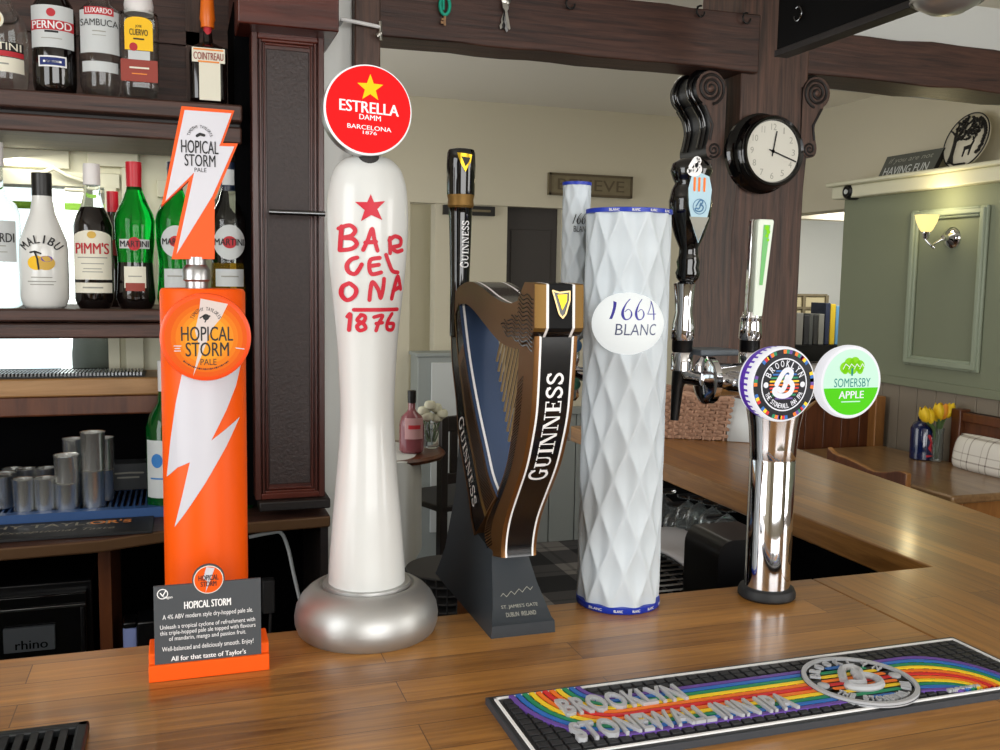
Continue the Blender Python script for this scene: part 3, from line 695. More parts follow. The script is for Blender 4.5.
# word up the front panel
cum = [0]
for a, b_ in zip(fo, fo[1:]): cum.append(cum[-1]+(b_-a).length)
def panel(u, v, d=0):       # u runs up the panel from its foot, v across it toward the left
    t = cum[-1]-u; i = max(j for j in range(len(cum)) if cum[j] <= max(t, 0)); i = min(i, len(fo)-2)
    p = fo[i].lerp(fo[i+1], (t-cum[i])/(cum[i+1]-cum[i])); tg = (fo[i+1]-fo[i]).normalized(); n = Vector((tg.y, -tg.x))
    if n.x > 0: n = -n
    p = p+n*(d+.0006); return (HX-v, p.x, p.y)
def serif_word(mb, word, u0, u1, h, mt, fn, d=0):
    """roman capitals with thick and thin strokes"""
    wid = {'G': .92, 'U': .9, 'I': .42, 'N': .95, 'E': .72, 'S': .66, 'A': .9}
    tot = sum(wid[c] for c in word)+.06*(len(word)-1); k = (u1-u0)/tot; x = u0
    for c_i, c in enumerate(word):
        W = wid[c]; hh = h*(1.18 if c_i == 0 else 1); v0 = -h/2
        g = lambda pts: [(x+px*k, v0+py*hh) for px, py in pts]
        def R(a, b_, c2, e): mb.poly(g([(a, b_), (c2, b_), (c2, e), (a, e)]), mt, fn, None, d)
        def S(pts, wd): mb.stroke(g([tuple(q) for q in spl(pts, 5)]), wd*k, mt, fn, None, d)
        if c == 'I': R(.12, 0, .30, 1); R(.0, 0, .42, .07); R(.0, .93, .42, 1)
        if c == 'N':
            R(.12, 0, .19, 1); R(.74, 0, .81, 1); mb.poly(g([(.10, 1), (.32, 1), (.81, 0), (.66, 0)]), mt, fn, None, d)
            R(0, 0, .32, .07); R(.0, .93, .25, 1); R(.62, .93, .94, 1)
        if c == 'U':
            R(.12, .3, .31, 1); R(.68, .3, .75, 1); S([(.215, .32), (.25, .14), (.45, .06), (.65, .14), (.71, .32)], .1); R(0, .93, .43, 1); R(.55, .93, .88, 1)
        if c == 'E':
            R(.10, 0, .29, 1); R(0, 0, .64, .07); R(0, .93, .62, 1); R(.29, .47, .52, .54); R(.57, 0, .64, .24); R(.55, .77, .62, 1); R(.48, .38, .53, .62)
        if c == 'S':
            S([(.55, .80), (.42, .95), (.22, .94), (.10, .80), (.16, .62), (.46, .42), (.56, .24), (.44, .06), (.22, .04), (.08, .18)], .14); R(.52, .72, .58, .98); R(.04, .02, .10, .30)
        if c == 'G':
            S([(.78, .78), (.62, .94), (.42, .96), (.2, .82), (.12, .5), (.2, .18), (.42, .04), (.62, .06), (.74, .18)], .15); R(.66, .06, .82, .46); R(.56, .42, .90, .48); R(.76, .72, .82, .98)
        x += (W+.06)*k
tot = cum[-1]
pil_ = m.build('pillar', harp, ang=50); m = MB(); serif_word(m, 'GUINNESS', tot*.405, tot*.865, .0175, 'white', panel)
m.build('lettering', pil_, label='white roman lettering', recalc=False)
# plinth
pl = [(.974,1.1),(.974,1.114),(.980,1.1165),(.990,1.130),(1.006,1.150),(1.020,1.170),(1.027,1.187),(1.045,1.187),(1.06,1.186),(1.09,1.19),(1.118,1.225),(1.165,1.30),(1.18,1.30),(1.19,1.22),(1.205,1.14),(1.22,1.1)]
def hwz(z):
    for (z1, h1), (z2, h2) in zip(((1.1,.0385),(1.114,.0375),(1.118,.035),(1.145,.028),(1.19,.0205),(1.31,.0185)), ((1.114,.0375),(1.118,.035),(1.145,.028),(1.19,.0205),(1.31,.0185),(1.5,.018))):
        if z <= z2: return h1+(h2-h1)*(z-z1)/(z2-z1)
    return .018
m = MB(); n = len(pl)
vs = [(HX-hwz(z), y, z) for y, z in pl]+[(HX+hwz(z), y, z) for y, z in pl]
m.add(vs, [tuple(range(n)), tuple(range(n, 2*n))[::-1]]+[(k, n+k, n+(k+1) % n, (k+1) % n) for k in range(n)], 'harp_grey')
ff = lambda u, v, d=0: (u, .980+(v-1.1165)*.78-.0016-d, v)
mat('etch', (150, 150, 140), .5)
m.text("ST. JAMES'S GATE", (HX-.022, 1.1275, HX+.022, 1.1315), 'etch', ff, .02); m.text('DUBLIN  IRELAND', (HX-.018, 1.1205, HX+.018, 1.1245), 'etch', ff, .02)
m.stroke([(HX-.02+.04*t/12, 1.140+.006*t/12+.0022*math.sin(t*2.1)) for t in range(13)], .0006, 'etch', ff)
m.build('plinth', harp, bevel=.002, label='dark grey flared plinth')
# sound box: the back limb
outer = spl([pt(q, XL) for q in ((451,330),(452,362),(456,400),(459,440),(468,493),(473,537))], 6)
inn = spl([pt(q, XL) for q in ((459,302),(465,354),(473,401.6),(483,449),(489,476),(497,497))], 6)
n_ = 31; oo, ii = rows(outer, n_), rows(inn, n_)
oo[-1] = Vector((1.092, 1.186)); oo[-2] = oo[-3].lerp(oo[-1], .5)
m = MB(); vs = []
for i in range(n_):
    g = ii[i]; vs += [(XL, oo[i].x, oo[i].y), (XL, g.x, g.y), (XR, g.x, g.y), (XR, oo[i].x, oo[i].y)]
fs = []; ms = []
for i in range(n_-1):
    for k in range(4):
        a, b_ = i*4+k, i*4+(k+1) % 4; fs.append((a, b_, b_+4, a+4)); ms.append(['harp_black', 'harp_blue', 'harp_black', 'harp_grey'][k])
o = len(m.v); m.v += [Vector(v) for v in vs]
for f, mm in zip(fs, ms): m.f.append([j+o for j in f]); m.m.append(mm); m.sm.append(True)
m.f += [[o, o+1, o+2, o+3], [o+(n_-1)*4+k for k in (3, 2, 1, 0)]]; m.m += ['harp_black', 'harp_gold']; m.sm += [False, False]
def strip(t0, t1, mt, i0=0, i1=n_-1, d=.0005):
    for i in range(i0, i1):
        q = [oo[i].lerp(ii[i], t0), oo[i].lerp(ii[i], t1), oo[i+1].lerp(ii[i+1], t1), oo[i+1].lerp(ii[i+1], t0)]
        m.add([(XL-d, v.x, v.y) for v in q], [(0, 1, 2, 3)], mt)
strip(0, .07, 'harp_gold'); strip(.5, .58, 'harp_gold_bright'); strip(.58, 1, 'harp_gold', 6)
for i in range(8, n_-1):
    for h in (0, .33, .66):
        a = oo[i].lerp(oo[i+1], h); b_ = ii[i].lerp(ii[i+1], h); p, q = a.lerp(b_, .6), a.lerp(b_, .92)
        m.add([(XL-.0009, p.x, p.y), (XL-.0009, q.x, q.y+.0015), (XL-.0009, q.x, q.y+.003), (XL-.0009, p.x, p.y+.0015)], [(0, 1, 2, 3)], 'harp_black')
m.add([(XL+.004, ii[i].x-.0006, ii[i].y) for i in range(n_)]+[(XL+.007, ii[i].x-.0006, ii[i].y) for i in range(n_)], [(i, i+1, n_+i+1, n_+i) for i in range(n_-1)], 'white')
c2 = [0]; mid = [a.lerp(b_, .27) for a, b_ in zip(oo, ii)]
for a, b_ in zip(mid, mid[1:]): c2.append(c2[-1]+(b_-a).length)
def sidefn(u, v, d=0):
    i = max(j for j in range(len(c2)) if c2[j] <= max(u, 0)); i = min(i, n_-2); p = mid[i].lerp(mid[i+1], (u-c2[i])/(c2[i+1]-c2[i]))
    tg = (mid[i+1]-mid[i]).normalized(); nn = Vector((-tg.y, tg.x));
    if nn.x > 0: nn = -nn
    p = p+nn*v; return (XL-.0011-d, p.x, p.y)
serif_word(m, 'GUINNESS', c2[-1]*.46, c2[-1]*.90, .019, 'white', sidefn)
m.build('sound_box', harp, ang=50, label='dark blue sound box with bronze ribbing')
# neck and head
up_ = spl([pt(q, XL) for q in ((450.5,337),(450.5,318),(452,301),(458,288),(469,281.5),(480,286),(494,297),(508,303.5),(520,299),(526,292),(531,287))], 5)
lo_ = spl([pt(q, XL) for q in ((458,337),(457,318),(459,306),(466,304),(475,312),(486,326),(500,342),(514,348.5),(524,348),(531,346.5))], 5)
n_ = 46; uu, ll = rows(up_, n_), rows(lo_, n_)
m = MB(); vs = []; fs = []; ms = []
tb = [(XL, 'harp_black'), (XL+.006, 'white'), (XL+.009, 'harp_black'), (XR-.009, 'white'), (XR-.006, 'harp_black'), (XR, None)]
for i in range(n_):
    for x, _ in tb: vs.append((x, uu[i].x, uu[i].y))
    vs += [(XR, ll[i].x, ll[i].y), (XL, ll[i].x, ll[i].y)]
for i in range(n_-1):
    for k in range(8):
        a, b_ = i*8+k, i*8+(k+1) % 8; fs.append((a, b_, b_+8, a+8)); ms.append(tb[k][1] if k < 5 else ('harp_gold' if k != 6 else 'harp_black'))
o = len(m.v); m.v += [Vector(v) for v in vs]
for f, mm in zip(fs, ms): m.f.append([j+o for j in f]); m.m.append(mm); m.sm.append(True)
m.f += [[o+k for k in range(8)][::-1], [o+(n_-1)*8+k for k in range(8)]]; m.m += ['harp_gold']*2; m.sm += [False]*2
m.build('neck', harp, ang=50, label='bronze curved neck with black top')
# head
hd = [(.889,1.4965),(.886,1.4955),(.884,1.452),(.888,1.448),(.896,1.440),(.93,1.432),(.935,1.48),(.915,1.4975)]
m = MB(); hs = [(HX-hw-.003, 'harp_gold_bright'), (HX-hw*.66, 'white'), (HX-hw*.54, 'matte_black'), (HX+hw*.54, 'white'), (HX+hw*.66, 'harp_gold_bright'), (HX+hw+.003, None)]
n = len(hd); vs = [(x, y+(.004 if k in (0, 5) else 0), z) for k, (x, _) in enumerate(hs) for y, z in hd]
for k in range(5):
    o = k*n
    if k == 0: m.add(vs, [], 'harp_black'); base = len(m.v)-len(vs)
    for j in range(n):
        m.f.append([base+o+j, base+o+(j+1) % n, base+o+n+(j+1) % n, base+o+n+j]); m.m.append(hs[k][1] if j not in (3, 4) else ('harp_black' if hs[k][1] != 'white' else 'white')); m.sm.append(False)
m.f += [[base+j for j in range(n)][::-1], [base+5*n+j for j in range(n)]]; m.m += ['harp_gold']*2; m.sm += [False]*2
hd_o = m.build('head', harp); m = MB()
for r in range(13):         # wavy ribs below the head
    z_r = 1.4345+.0043*r; u_end = 1.006-.0085*abs(r-2)-.003*r
    for a_, b_, dd in ((.8925, .9345, XL-.0036), (.9345, max(.945, u_end), XL-.0008)):
        n_w = max(3, int((b_-a_)/.004)); m.stroke([(a_+(b_-a_)*i/n_w, z_r+.0018*math.sin((a_+(b_-a_)*i/n_w)*230)+.006*((a_+(b_-a_)*i/n_w)-.93)/.05) for i in range(n_w+1)], .0013, 'harp_black', SIDE(dd))
m.build('rib_pattern', hd_o, label='wavy black ribs on the bronze side'); m = MB()
fc = lambda u, v, d=0: (u, .8845+.0014*(v-1.452)/.043-.0008-d, v)
em = [(HX-.0095, 1.4895), (HX-.002, 1.4875), (HX+.0088, 1.4890), (HX+.0088, 1.480), (HX+.0045, 1.466), (HX+.0015, 1.4625), (HX-.002, 1.466)]
m.poly(em, 'harp_black', fc, d=.0006)
m.poly([(HX-.0045, 1.4855), (HX+.0062, 1.4860), (HX+.0058, 1.479), (HX+.001, 1.470)], 'gold', fc, d=.0012)
m.stroke(em+[em[0]], .0017, 'emblem_gold', fc, d=.0014)
m.build('emblem', hd_o, label='small gold harp emblem'); hd_o['label'] = 'black and bronze head'; XX = dict(label='black and gold head with a small gold harp emblem')
for k in range(9):          # strings
    t = k/8; a = Vector((HX-.004, 1.030-.085*t+.012, 1.452-.006*t)); b_q = A(497+12*t, 361+80*t, x=HX-.004)
    bm_ = Vector((HX-.004, b_q.y, b_q.z))
    m = MB(); m.tube([a, bm_], .0017, 'string', 8); m.build('string', harp)
# tap handle behind
hy = 1.2; hxx = A(460.5, 220, y=hy).x
z1, z2 = A(460, 290, y=hy).z-.06, A(460, 149, y=hy).z
m = MB(); px = lambda y_: A(460, y_, y=hy).z
m.lathe([(.0125, z1), (.0125, px(285)), (.0150, px(215)), (.0152, px(208), 'harp_gold_bright'), (.0172, px(206), 'harp_gold_bright'), (.0165, px(200), 'harp_gold_bright'), (.0180, px(195)), (.0188, px(165)), (.0180, px(153)), (.0165, px(150)), (.012, px(149))], (hxx, hy, 0), 'gloss_black', 32)
hf = lambda u, v, d=0: CYL(hxx, hy, .0146)(hxx-v+.002, u, d)
serif_word(m, 'GUINNESS', px(268), px(221), .0085, 'white', hf, d=.0016)
hf2 = CYL(hxx, hy, .0189); zc = px(163)
m.poly([(hxx-.010, zc+.011), (hxx+.009, zc+.009), (hxx+.007, zc), (hxx, zc-.013), (hxx-.006, zc-.002)], 'gold', hf2, (.004, 0), .0012)
m.poly([(hxx-.005, zc+.006), (hxx+.006, zc+.005), (hxx+.004, zc), (hxx, zc-.006)], 'harp_black', hf2, None, .002)
m.build('tap_handle', harp, label='glossy black tap handle with a gold ring')

# ---- white diamond-quilted font
mat('quilt_white', (196, 205, 211), .45)
mat('band_blue', (24, 52, 168), .4)
mat('lens_glow', (248, 252, 250), .3, emit=.75)
mat('indigo', (62, 58, 160), .5)
mat('slate_ink', (84, 92, 128), .5)
qx, qy, qR = .514, 1.051, .0515
qf = thing('beer_font', (qx, qy, Z0), 'white diamond quilted cylinder beer font with a glowing oval badge and blue rims', 'beer font')
def quilt(mb, cx, cy, z0, z1, R, nd, hd_, dep, nu, nv, mt):
    vs = []
    for j in range(nv+1):
        z = z0+(z1-z0)*j/nv
        for i in range(nu):
            t = 2*math.pi*i/nu; u = t/(2*math.pi)*nd; v = (z-z0)/hd_
            a, b_ = (u+v), (u-v); da = abs((a+.5) % 1-.5)*2; db = abs((b_+.5) % 1-.5)*2
            # da, db = 0 on the ridges, 1 in the middle of a diamond
            r = R-dep*(1-(1-da)**2)*(1-(1-db)**2)
            r -= 0 if z0+.012 < z < z1-.012 else 0
            vs.append((cx+r*math.sin(t), cy-r*math.cos(t), z))
    fs = [(j*nu+i, j*nu+(i+1) % nu, (j+1)*nu+(i+1) % nu, (j+1)*nu+i) for j in range(nv) for i in range(nu)]
    mb.add(vs, fs, mt, True)
zt_ = A(625, 206.5, y=qy-.05).z
m = MB(); quilt(m, qx, qy, Z0+.008, zt_-.004, qR, 10, .0785, .0048, 200, 260, 'quilt_white')
m.lathe([(qR-.0008, Z0), (qR+.0004, Z0+.001), (qR+.0004, Z0+.0085), (qR-.008, Z0+.0088)], (qx, qy, 0), 'band_blue', 64)
m.lathe([(qR-.008, zt_-.0055), (qR+.0004, zt_-.005), (qR+.0004, zt_), (qR-.002, zt_+.0005)], (qx, qy, 0), 'band_blue', 64)
cb = CYL(qx, qy, qR+.0006)
for k in range(5):
    u = qx-.043+.0215*k
    m.text('BLANC', (u-.005, Z0+.003, u+.005, Z0+.0062), 'white', cb, .02, d=.0003); m.text('BLANC', (u+.002, zt_-.0042, u+.011, zt_-.0012), 'white', cb, .02, d=.0003)
m.build('column', qf, ang=60)
cx0, cy0, cz0 = .4985, 1.014, A(629, 324, y=1.0).z
ra, rb, rc = .0435, .036, .0375
m = MB(); vs = []; nu, nv = 48, 24
for j in range(nv+1):
    ph = -math.pi/2+math.pi*j/nv
    for i in range(nu):
        t = 2*math.pi*i/nu; vs.append((cx0+ra*math.cos(ph)*math.sin(t), cy0-rb*math.cos(ph)*math.cos(t), cz0+rc*math.sin(ph)))
m.add(vs, [(j*nu+i, j*nu+(i+1) % nu, (j+1)*nu+(i+1) % nu, (j+1)*nu+i) for j in range(nv) for i in range(nu)], 'lens_glow', True)
def ell(u, v, d=0):
    k = max(.02, 1-((u-cx0)/ra)**2-((v-cz0)/rc)**2); return (u, cy0-rb*math.sqrt(k)-.0007-d, v)
yb = .979
def numerals(mb, u0, v0, u1, v1, mt, fn, cut, d=0):
    """slanted figures with swelling strokes"""
    W, H = u1-u0, v1-v0; f = lambda x, y: (u0+W*(x+.07*y)/1.07, v0+H*y)
    mb.poly([f(.02, 0), f(.065, 0), f(.15, .93), f(.105, 1)], mt, fn, cut, d)
    for x in (.235, .515):
        ring = spl([(x+.19, 1.12), (x+.09, .88), (x+.015, .5), (x+.015, .2), (x+.07, 0), (x+.15, .04), (x+.19, .24), (x+.175, .44), (x+.12, .56), (x+.05, .42)], 5); n_ = len(ring)
        for i in range(n_-1):
            t = i/n_; wd = H*(.035+.11*math.exp(-((t-.30)/.14)**2)+.05*math.exp(-((t-.66)/.1)**2)); mb.stroke([f(*ring[i]), f(*ring[i+1])], wd, mt, fn, None, d)
    mb.stroke([f(.98, 0), f(.955, 1)], H*.085, mt, fn, cut, d); mb.stroke([f(.955, 1), f(.80, .30)], H*.04, mt, fn, cut, d); mb.stroke([f(.80, .30), f(1.03, .30)], H*.045, mt, fn, cut, d)
numerals(m, *PB(613.5, 301.5, 658.5, 319.5, yb), 'indigo', ell, (.003, .003)); m.text('BLANC', PB(618.5, 324, 657, 335.5, yb), 'slate_ink', ell, -.004, cut=(.004, .004))
m.build('lens_badge', qf, label='glowing white oval badge')
hx2, hy2 = A(575.5, 250, y=1.135).x, 1.135
zz = lambda y_: A(575, y_, y=hy2).z
m = MB(); quilt(m, hx2, hy2, zz(335), zz(185), .0183, 7, .040, .0022, 70, 90, 'quilt_white')
m.lathe([(.0150, zz(186)), (.0186, zz(185.5)), (.0186, zz(182.5)), (.016, zz(182))], (hx2, hy2, 0), 'band_blue', 40)
m.lathe([(.009, zz(340)), (.0175, zz(335))], (hx2, hy2, 0), 'quilt_white', 30)
hc = CYL(hx2, hy2, .0188); numerals(m, hx2-.012, zz(224.5), hx2+.012, zz(215), 'ink', hc, (.003, 0)); m.text('BLANC', (hx2-.010, zz(232.5), hx2+.010, zz(226.5)), 'ink', hc, 0, cut=(.003, 0))
m.build('tap_handle', qf, ang=60, label='slim white quilted tap handle with blue rim')
m = MB(); m.lathe([(.008, zz(400)), (.012, zz(396)), (.011, zz(380)), (.006, zz(374)), (.0115, zz(360)), (.0115, zz(352)), (.008, zz(344)), (.008, zz(338))], (hx2-.003, hy2, 0), 'chrome', 28)
m.tube([(hx2-.003, hy2, zz(372)), (hx2+.005, hy2-.03, zz(372)), (hx2+.02, hy2-.05, zz(372))], .009, 'chrome', 14)
m.lathe([(.0055, zz(440)), (.006, zz(398))], (hx2-.008, hy2, 0), 'chrome', 20)
tp_ = m.build('tap', qf, label='chrome tap with spout')
mat('badge_blue', (92, 140, 190), .3); mat('badge_green', (60, 110, 90), .3)
m = MB(); m.lathe([(.0085, -.004), (.0085, .002), (.006, .0035)], (hx2-.003, hy2-.014, zz(345)), 'badge_blue', 24, 'Y'); m.build('tap_badge', tp_, label='round blue badge'); m = MB(); m.lathe([(.007, -.004), (.007, .002), (.005, .0035)], (hx2-.002, hy2-.014, zz(383)), 'badge_green', 24, 'Y'); m.build('tap_badge', tp_, label='round green badge')

# ---- chrome tower with two round lenses
mat('lens_navy', (24, 26, 34), .3, emit=.03)
mat('lens_wht', (250, 250, 255), .3, emit=.7)
mat('purple', (96, 52, 190), .4, emit=.15)
for n_c, rgb in (('r_purple', (104, 72, 160)), ('r_blue', (44, 110, 190)), ('r_green', (30, 140, 96)), ('r_yellow', (250, 212, 40)), ('r_orange', (246, 122, 32)), ('r_red', (216, 40, 44))): mat(n_c, rgb, .5)
mat('apple_green', (84, 210, 14), .3, emit=.8); mat('apple_dark', (40, 160, 150), .3, emit=.5); mat('apple_leaf', (140, 220, 30), .3, emit=.75)
mat('apple_pale', (206, 244, 222), .3, emit=.8)
tx, ty = .708, 1.016
mat('slate_plate', (96, 104, 112), .4)
tw = thing('beer_tower', (tx, ty, Z0), 'polished chrome beer tower with a cross bar on a black ring base', 'beer tower')
m = MB(); m.lathe([(.0335, 0), (.0362, .003), (.0362, .008), (.034, .013), (.0295, .015), (.028, .015)], (tx, ty, Z0), 'black_rubber', 56); m.build('base_ring', tw, label='black rubber base ring')
m = MB(); m.lathe([(.0285, .012), (.0285, .1785), (.0280, .180), (.0286, .1815), (.0290, .195), (.0315, .222), (.0355, .245), (.0385, .262), (.0365, .285), (.030, .295)], (tx, ty, Z0), 'chrome', 72)
col_ = m.build('column', tw, ang=60, label='mirror polished chrome column')
m = MB(); fc2 = CYL(tx, ty, .0288)
m.poly([(tx+.0125, Z0+.052), (tx+.017, Z0+.046), (tx+.021, Z0+.052), (tx+.0225, Z0+.072), (tx+.0195, Z0+.090), (tx+.0135, Z0+.075)], 'steel_dark', fc2, (.003, 0))
m.build('emblem', col_, label='small embossed emblem low on the column')
barz = A(704, 380, y=1.06).z
m = MB(); xl = A(706, 380, y=1.06).x-.004
m.lathe([(.0, -.001), (.024, 0), (.0305, .002), (.0305, .010), (.026, .012), (.0215, .016), (.0215, .20), (.026, .206), (.029, .212), (.0, .213)], (xl, 1.06, barz), 'chrome', 56, 'X')
m.tube([(tx, ty, Z0+.27), (tx, ty+.02, barz), (tx, 1.06, barz)], .022, 'chrome', 20)
m.build('cross_bar', tw, ang=50, label='chrome cross bar with round end cap')
# round lens, black with rainbow
kx, ky, kr = A(783, 384.5, y=.955).x, .955, .0452; kz = A(783, 384.5, y=.955).z
m = MB(); m.lathe([(kr*.80, -.040, 'chrome'), (kr*.93, -.030, 'lens_wht'), (kr*.97, -.024, 'purple'), (kr*.985, -.014, 'lens_wht'), (kr, -.004, 'lens_wht'), (kr*.985, 0, 'lens_wht'), (kr*.95, .0015)], (kx, ky, kz), 'lens_wht', 72, 'Y')
for i in range(40):
    t = 2*math.pi*i/40
    m.add([(kx+kr*1.0*math.cos(t-.03), ky+.006, kz+kr*1.0*math.sin(t-.03)), (kx+kr*1.0*math.cos(t+.03), ky+.006, kz+kr*1.0*math.sin(t+.03)), (kx+kr*.995*math.cos(t+.03), ky+.016, kz+kr*.995*math.sin(t+.03)), (kx+kr*.995*math.cos(t-.03), ky+.016, kz+kr*.995*math.sin(t-.03))], [(0, 1, 2, 3)], 'purple')
Q = XZ(ky-.0016); K = (kx, kz)
m.disc(K, kr*.93, 'lens_navy', Q, d=.0003, seg=64)
cols = ['r_purple', 'r_blue', 'r_green', 'r_yellow', 'r_orange', 'r_red']
for i, a0 in enumerate((52, 38, 108, 122, 352, 4, 164, 196, 248, 262, 292, 308, 76, 222)):
    for j in range(3):
        a = R_(a0+j*6); a2 = R_(a0+j*6+6); q = [(.82, a), (.92, a), (.92, a2), (.82, a2)]
        m.poly([(kx+kr*r*math.cos(t), kz+kr*r*math.sin(t)) for r, t in q], cols[(i+2*j) % 6], Q, d=.0007)
m.disc(K, kr*.70, 'lens_wht', Q, r_in=kr*.665, d=.0008, seg=64); m.disc(K, kr*.44, 'lens_navy', Q, d=.0007)
for i in range(9):
    z = kz+kr*(.36-.09*i); hwid = math.sqrt(max(0, .44**2-(.36-.09*i)**2))*kr
    m.stroke([(kx-hwid, z), (kx+hwid, z)], kr*.045, ['r_blue', 'r_blue', 'r_green', 'r_yellow', 'r_orange', 'r_red', 'r_orange', 'r_green', 'r_purple'][i], Q, d=.0010)
m.arc_text('BROOKLYN', K, kr*.56, -62, 62, kr*.17, 'lens_wht', Q, .03, d=.0012); m.arc_text('THE STONEWALL INN IPA', K, kr*.56, 245, 115, kr*.13, 'lens_wht', Q, .03, inside=True, wk=.5, d=.0012)
for s in (-1, 1): m.disc((kx+s*kr*.56, kz), kr*.075, 'lens_wht', Q, d=.0012)
def script_b(mb, cx, cz, h, mt, fn, wd, d=0):
    """flowing capital letter"""
    P = [(-.30, .02), (-.05, .40), (.12, .48), (.24, .38), (.18, .22), (.02, .10), (.18, .10), (.30, -.04), (.22, -.26), (.0, -.36), (-.26, -.32), (-.38, -.20), (-.28, -.12), (-.10, -.18), (.02, -.02), (.08, .25)]
    mb.stroke([(cx+p.x*h, cz+p.y*h) for p in spl(P, 5)], wd, mt, fn, None, d)
script_b(m, kx, kz, kr*.82, 'lens_wht', Q, kr*.14, .0016)
m.build('lens_badge', tw, ang=50, label='round black lens badge with a white script letter on rainbow stripes')
# round lens, green and white
sx_, sy_, sr_ = A(850, 382, y=.985).x, .985, .0462; sz_ = A(850, 382, y=.985).z
m = MB(); m.lathe([(sr_*.70, -.022, 'chrome'), (sr_*.95, -.016, 'lens_wht'), (sr_, -.008, 'lens_wht'), (sr_, 0, 'lens_wht'), (sr_*.97, .002)], (sx_, sy_, sz_), 'lens_wht', 72, 'Y')
Q = XZ(sy_-.0021); K = (sx_, sz_)
m.disc(K, sr_*.90, 'apple_pale', Q, d=.0003, seg=64)
seg_ = [(sx_+sr_*.90*math.cos(R_(a)), sz_+sr_*.90*math.sin(R_(a))) for a in range(190, 351, 5)]
m.poly(seg_, 'apple_green', Q, d=.0007)
for dx_, dz_, r in ((-.25, .40, .15), (-.1, .50, .17), (.08, .52, .17), (.24, .44, .16), (.0, .38, .17), (.26, .32, .1), (-.22, .32, .1)): m.disc((sx_+dx_*sr_, sz_+dz_*sr_), r*sr_, 'apple_leaf', Q, d=.0008, seg=20)
m.stroke([(sx_, sz_+.2*sr_), (sx_, sz_+.36*sr_)], sr_*.06, 'apple_dark', Q, d=.0010)
for k in range(4): m.stroke([(sx_+(-.3+.18*k)*sr_, sz_+.36*sr_), (sx_+(-.22+.18*k)*sr_, sz_+.5*sr_), (sx_+(-.1+.16*k)*sr_, sz_+.42*sr_)], sr_*.02, 'lens_wht', Q, d=.0012)
m.text('SOMERSBY', (sx_-sr_*.56, sz_-.13*sr_, sx_+sr_*.62, sz_+.11*sr_), 'apple_dark', Q, .01, d=.0009)
m.text('APPLE', (sx_-sr_*.40, sz_-.44*sr_, sx_+sr_*.42, sz_-.24*sr_), 'lens_wht', Q, .04, d=.0011); m.stroke([(sx_-sr_*.3, sz_-.53*sr_), (sx_+sr_*.3, sz_-.53*sr_)], sr_*.03, 'apple_pale', Q, d=.0011)
m.build('lens_badge', tw, ang=50, label='round glowing green and white lens badge')
m = MB(); m.tube([(kx, ky+.032, kz), (kx-.01, 1.02, barz), (kx-.02, 1.06, barz)], .013, 'chrome', 18); m.tube([(sx_, sy_+.016, sz_), (sx_-.008, 1.03, barz), (sx_-.03, 1.06, barz)], .012, 'chrome', 18)
m.tube([(sx_-.012, 1.02, sz_-.012), (sx_-.04, 1.03, sz_-.035), (tx+.02, 1.02, Z0+.232)], [.008, .010, .012], 'chrome', 16)
m.build('lens_arm', tw, label='chrome lens arms')
z9 = A(712, 352, y=1.09).z; a9, b9 = A(695, 350, y=1.09).x, A(733, 350, y=1.09).x
m = MB(); m.box((a9, 1.075, z9-.004), (b9, 1.125, z9+.004), 'slate_plate'); m.build('drip_plate', tw, bevel=.002, label='flat grey plate lying on the cross bar')
# taps at the back of the cross bar
def tap(cx, cy, ys, spout):
    z = lambda y_: A(cx, y_, y=cy).z
    x = A(cx, (ys[0]+ys[1])/2, y=cy).x
    m = MB(); m.lathe([(.006, z(ys[1]+8)), (.0145, z(ys[1]+4)), (.0145, z(ys[1]-12)), (.0125, z(ys[1]-14), 'black_plastic'), (.0135, z(ys[1]-16), 'black_plastic'), (.0135, z(ys[1]-26)), (.0155, z(ys[1]-28)), (.0145, z(ys[1]-42)), (.011, z(ys[1]-54)), (.0135, z(ys[0]+6)), (.0145, z(ys[0]+2)), (.010, z(ys[0]))], (x, cy, 0), 'chrome', 36)
    m.tube([(x, cy, z(ys[1]-2)), (x+.006, 1.09, barz), (x+.014, 1.065, barz)], .010, 'chrome', 16)
    m.build('tap', tw, ang=50, label='chrome tap body')
    m = MB(); zs = z(ys[1]+6)
    m.tube([(x, cy, zs+.005), (x-.004, cy+.002, zs-.02), (x-.006, cy+.003, z(spout))], [.012, .008, .0055], 'black_plastic', 16); m.tube([(x, cy, zs-.004), (x+.012, cy, zs-.004), (x+.02, 1.07, barz-.01)], .006, 'black_plastic', 10)
    m.build('spout', tw, label='black spout'); return x
tx1 = tap(683, 1.10, (282, 366), 420)
tap(750, 1.10, (316, 366), 392)
zq = lambda y_: A(690, y_, y=1.10).z
m = MB(); hx3 = A(691, 220, y=1.10).x
pr_ = [(.0085, zq(284)), (.0150, zq(278)), (.0165, zq(273)), (.0140, zq(268)), (.0155, zq(262)), (.013, zq(256)), (.0125, zq(248)), (.0195, zq(236)), (.0270, zq(218)), (.0282, zq(202)), (.0250, zq(190)), (.0210, zq(184)), (.0240, zq(179)), (.0275, zq(171)), (.0250, zq(164)), (.016, zq(159.5)), (.002, zq(158))]
m.lathe(pr_, (hx3-.002, 1.10, 0), 'gloss_black', 40, sy=.9)
hp = XZ(1.10-.0262)
hx3 = hx3-.0095
sh = [(hx3+.006+u*.0168, zq(208)+v*.040) for u, v in ((-1, .55), (-.75, .95), (0, 1.05), (.75, .95), (1, .55), (.9, 0), (.5, -.65), (0, -1.15), (-.5, -.65), (-.9, 0))]
mat('handle_pale', (176, 208, 222), .3); mat('handle_blue', (70, 120, 160), .4)
m.prism(sh, hp, 0, -.004, 'handle_pale', 'steel_dark')
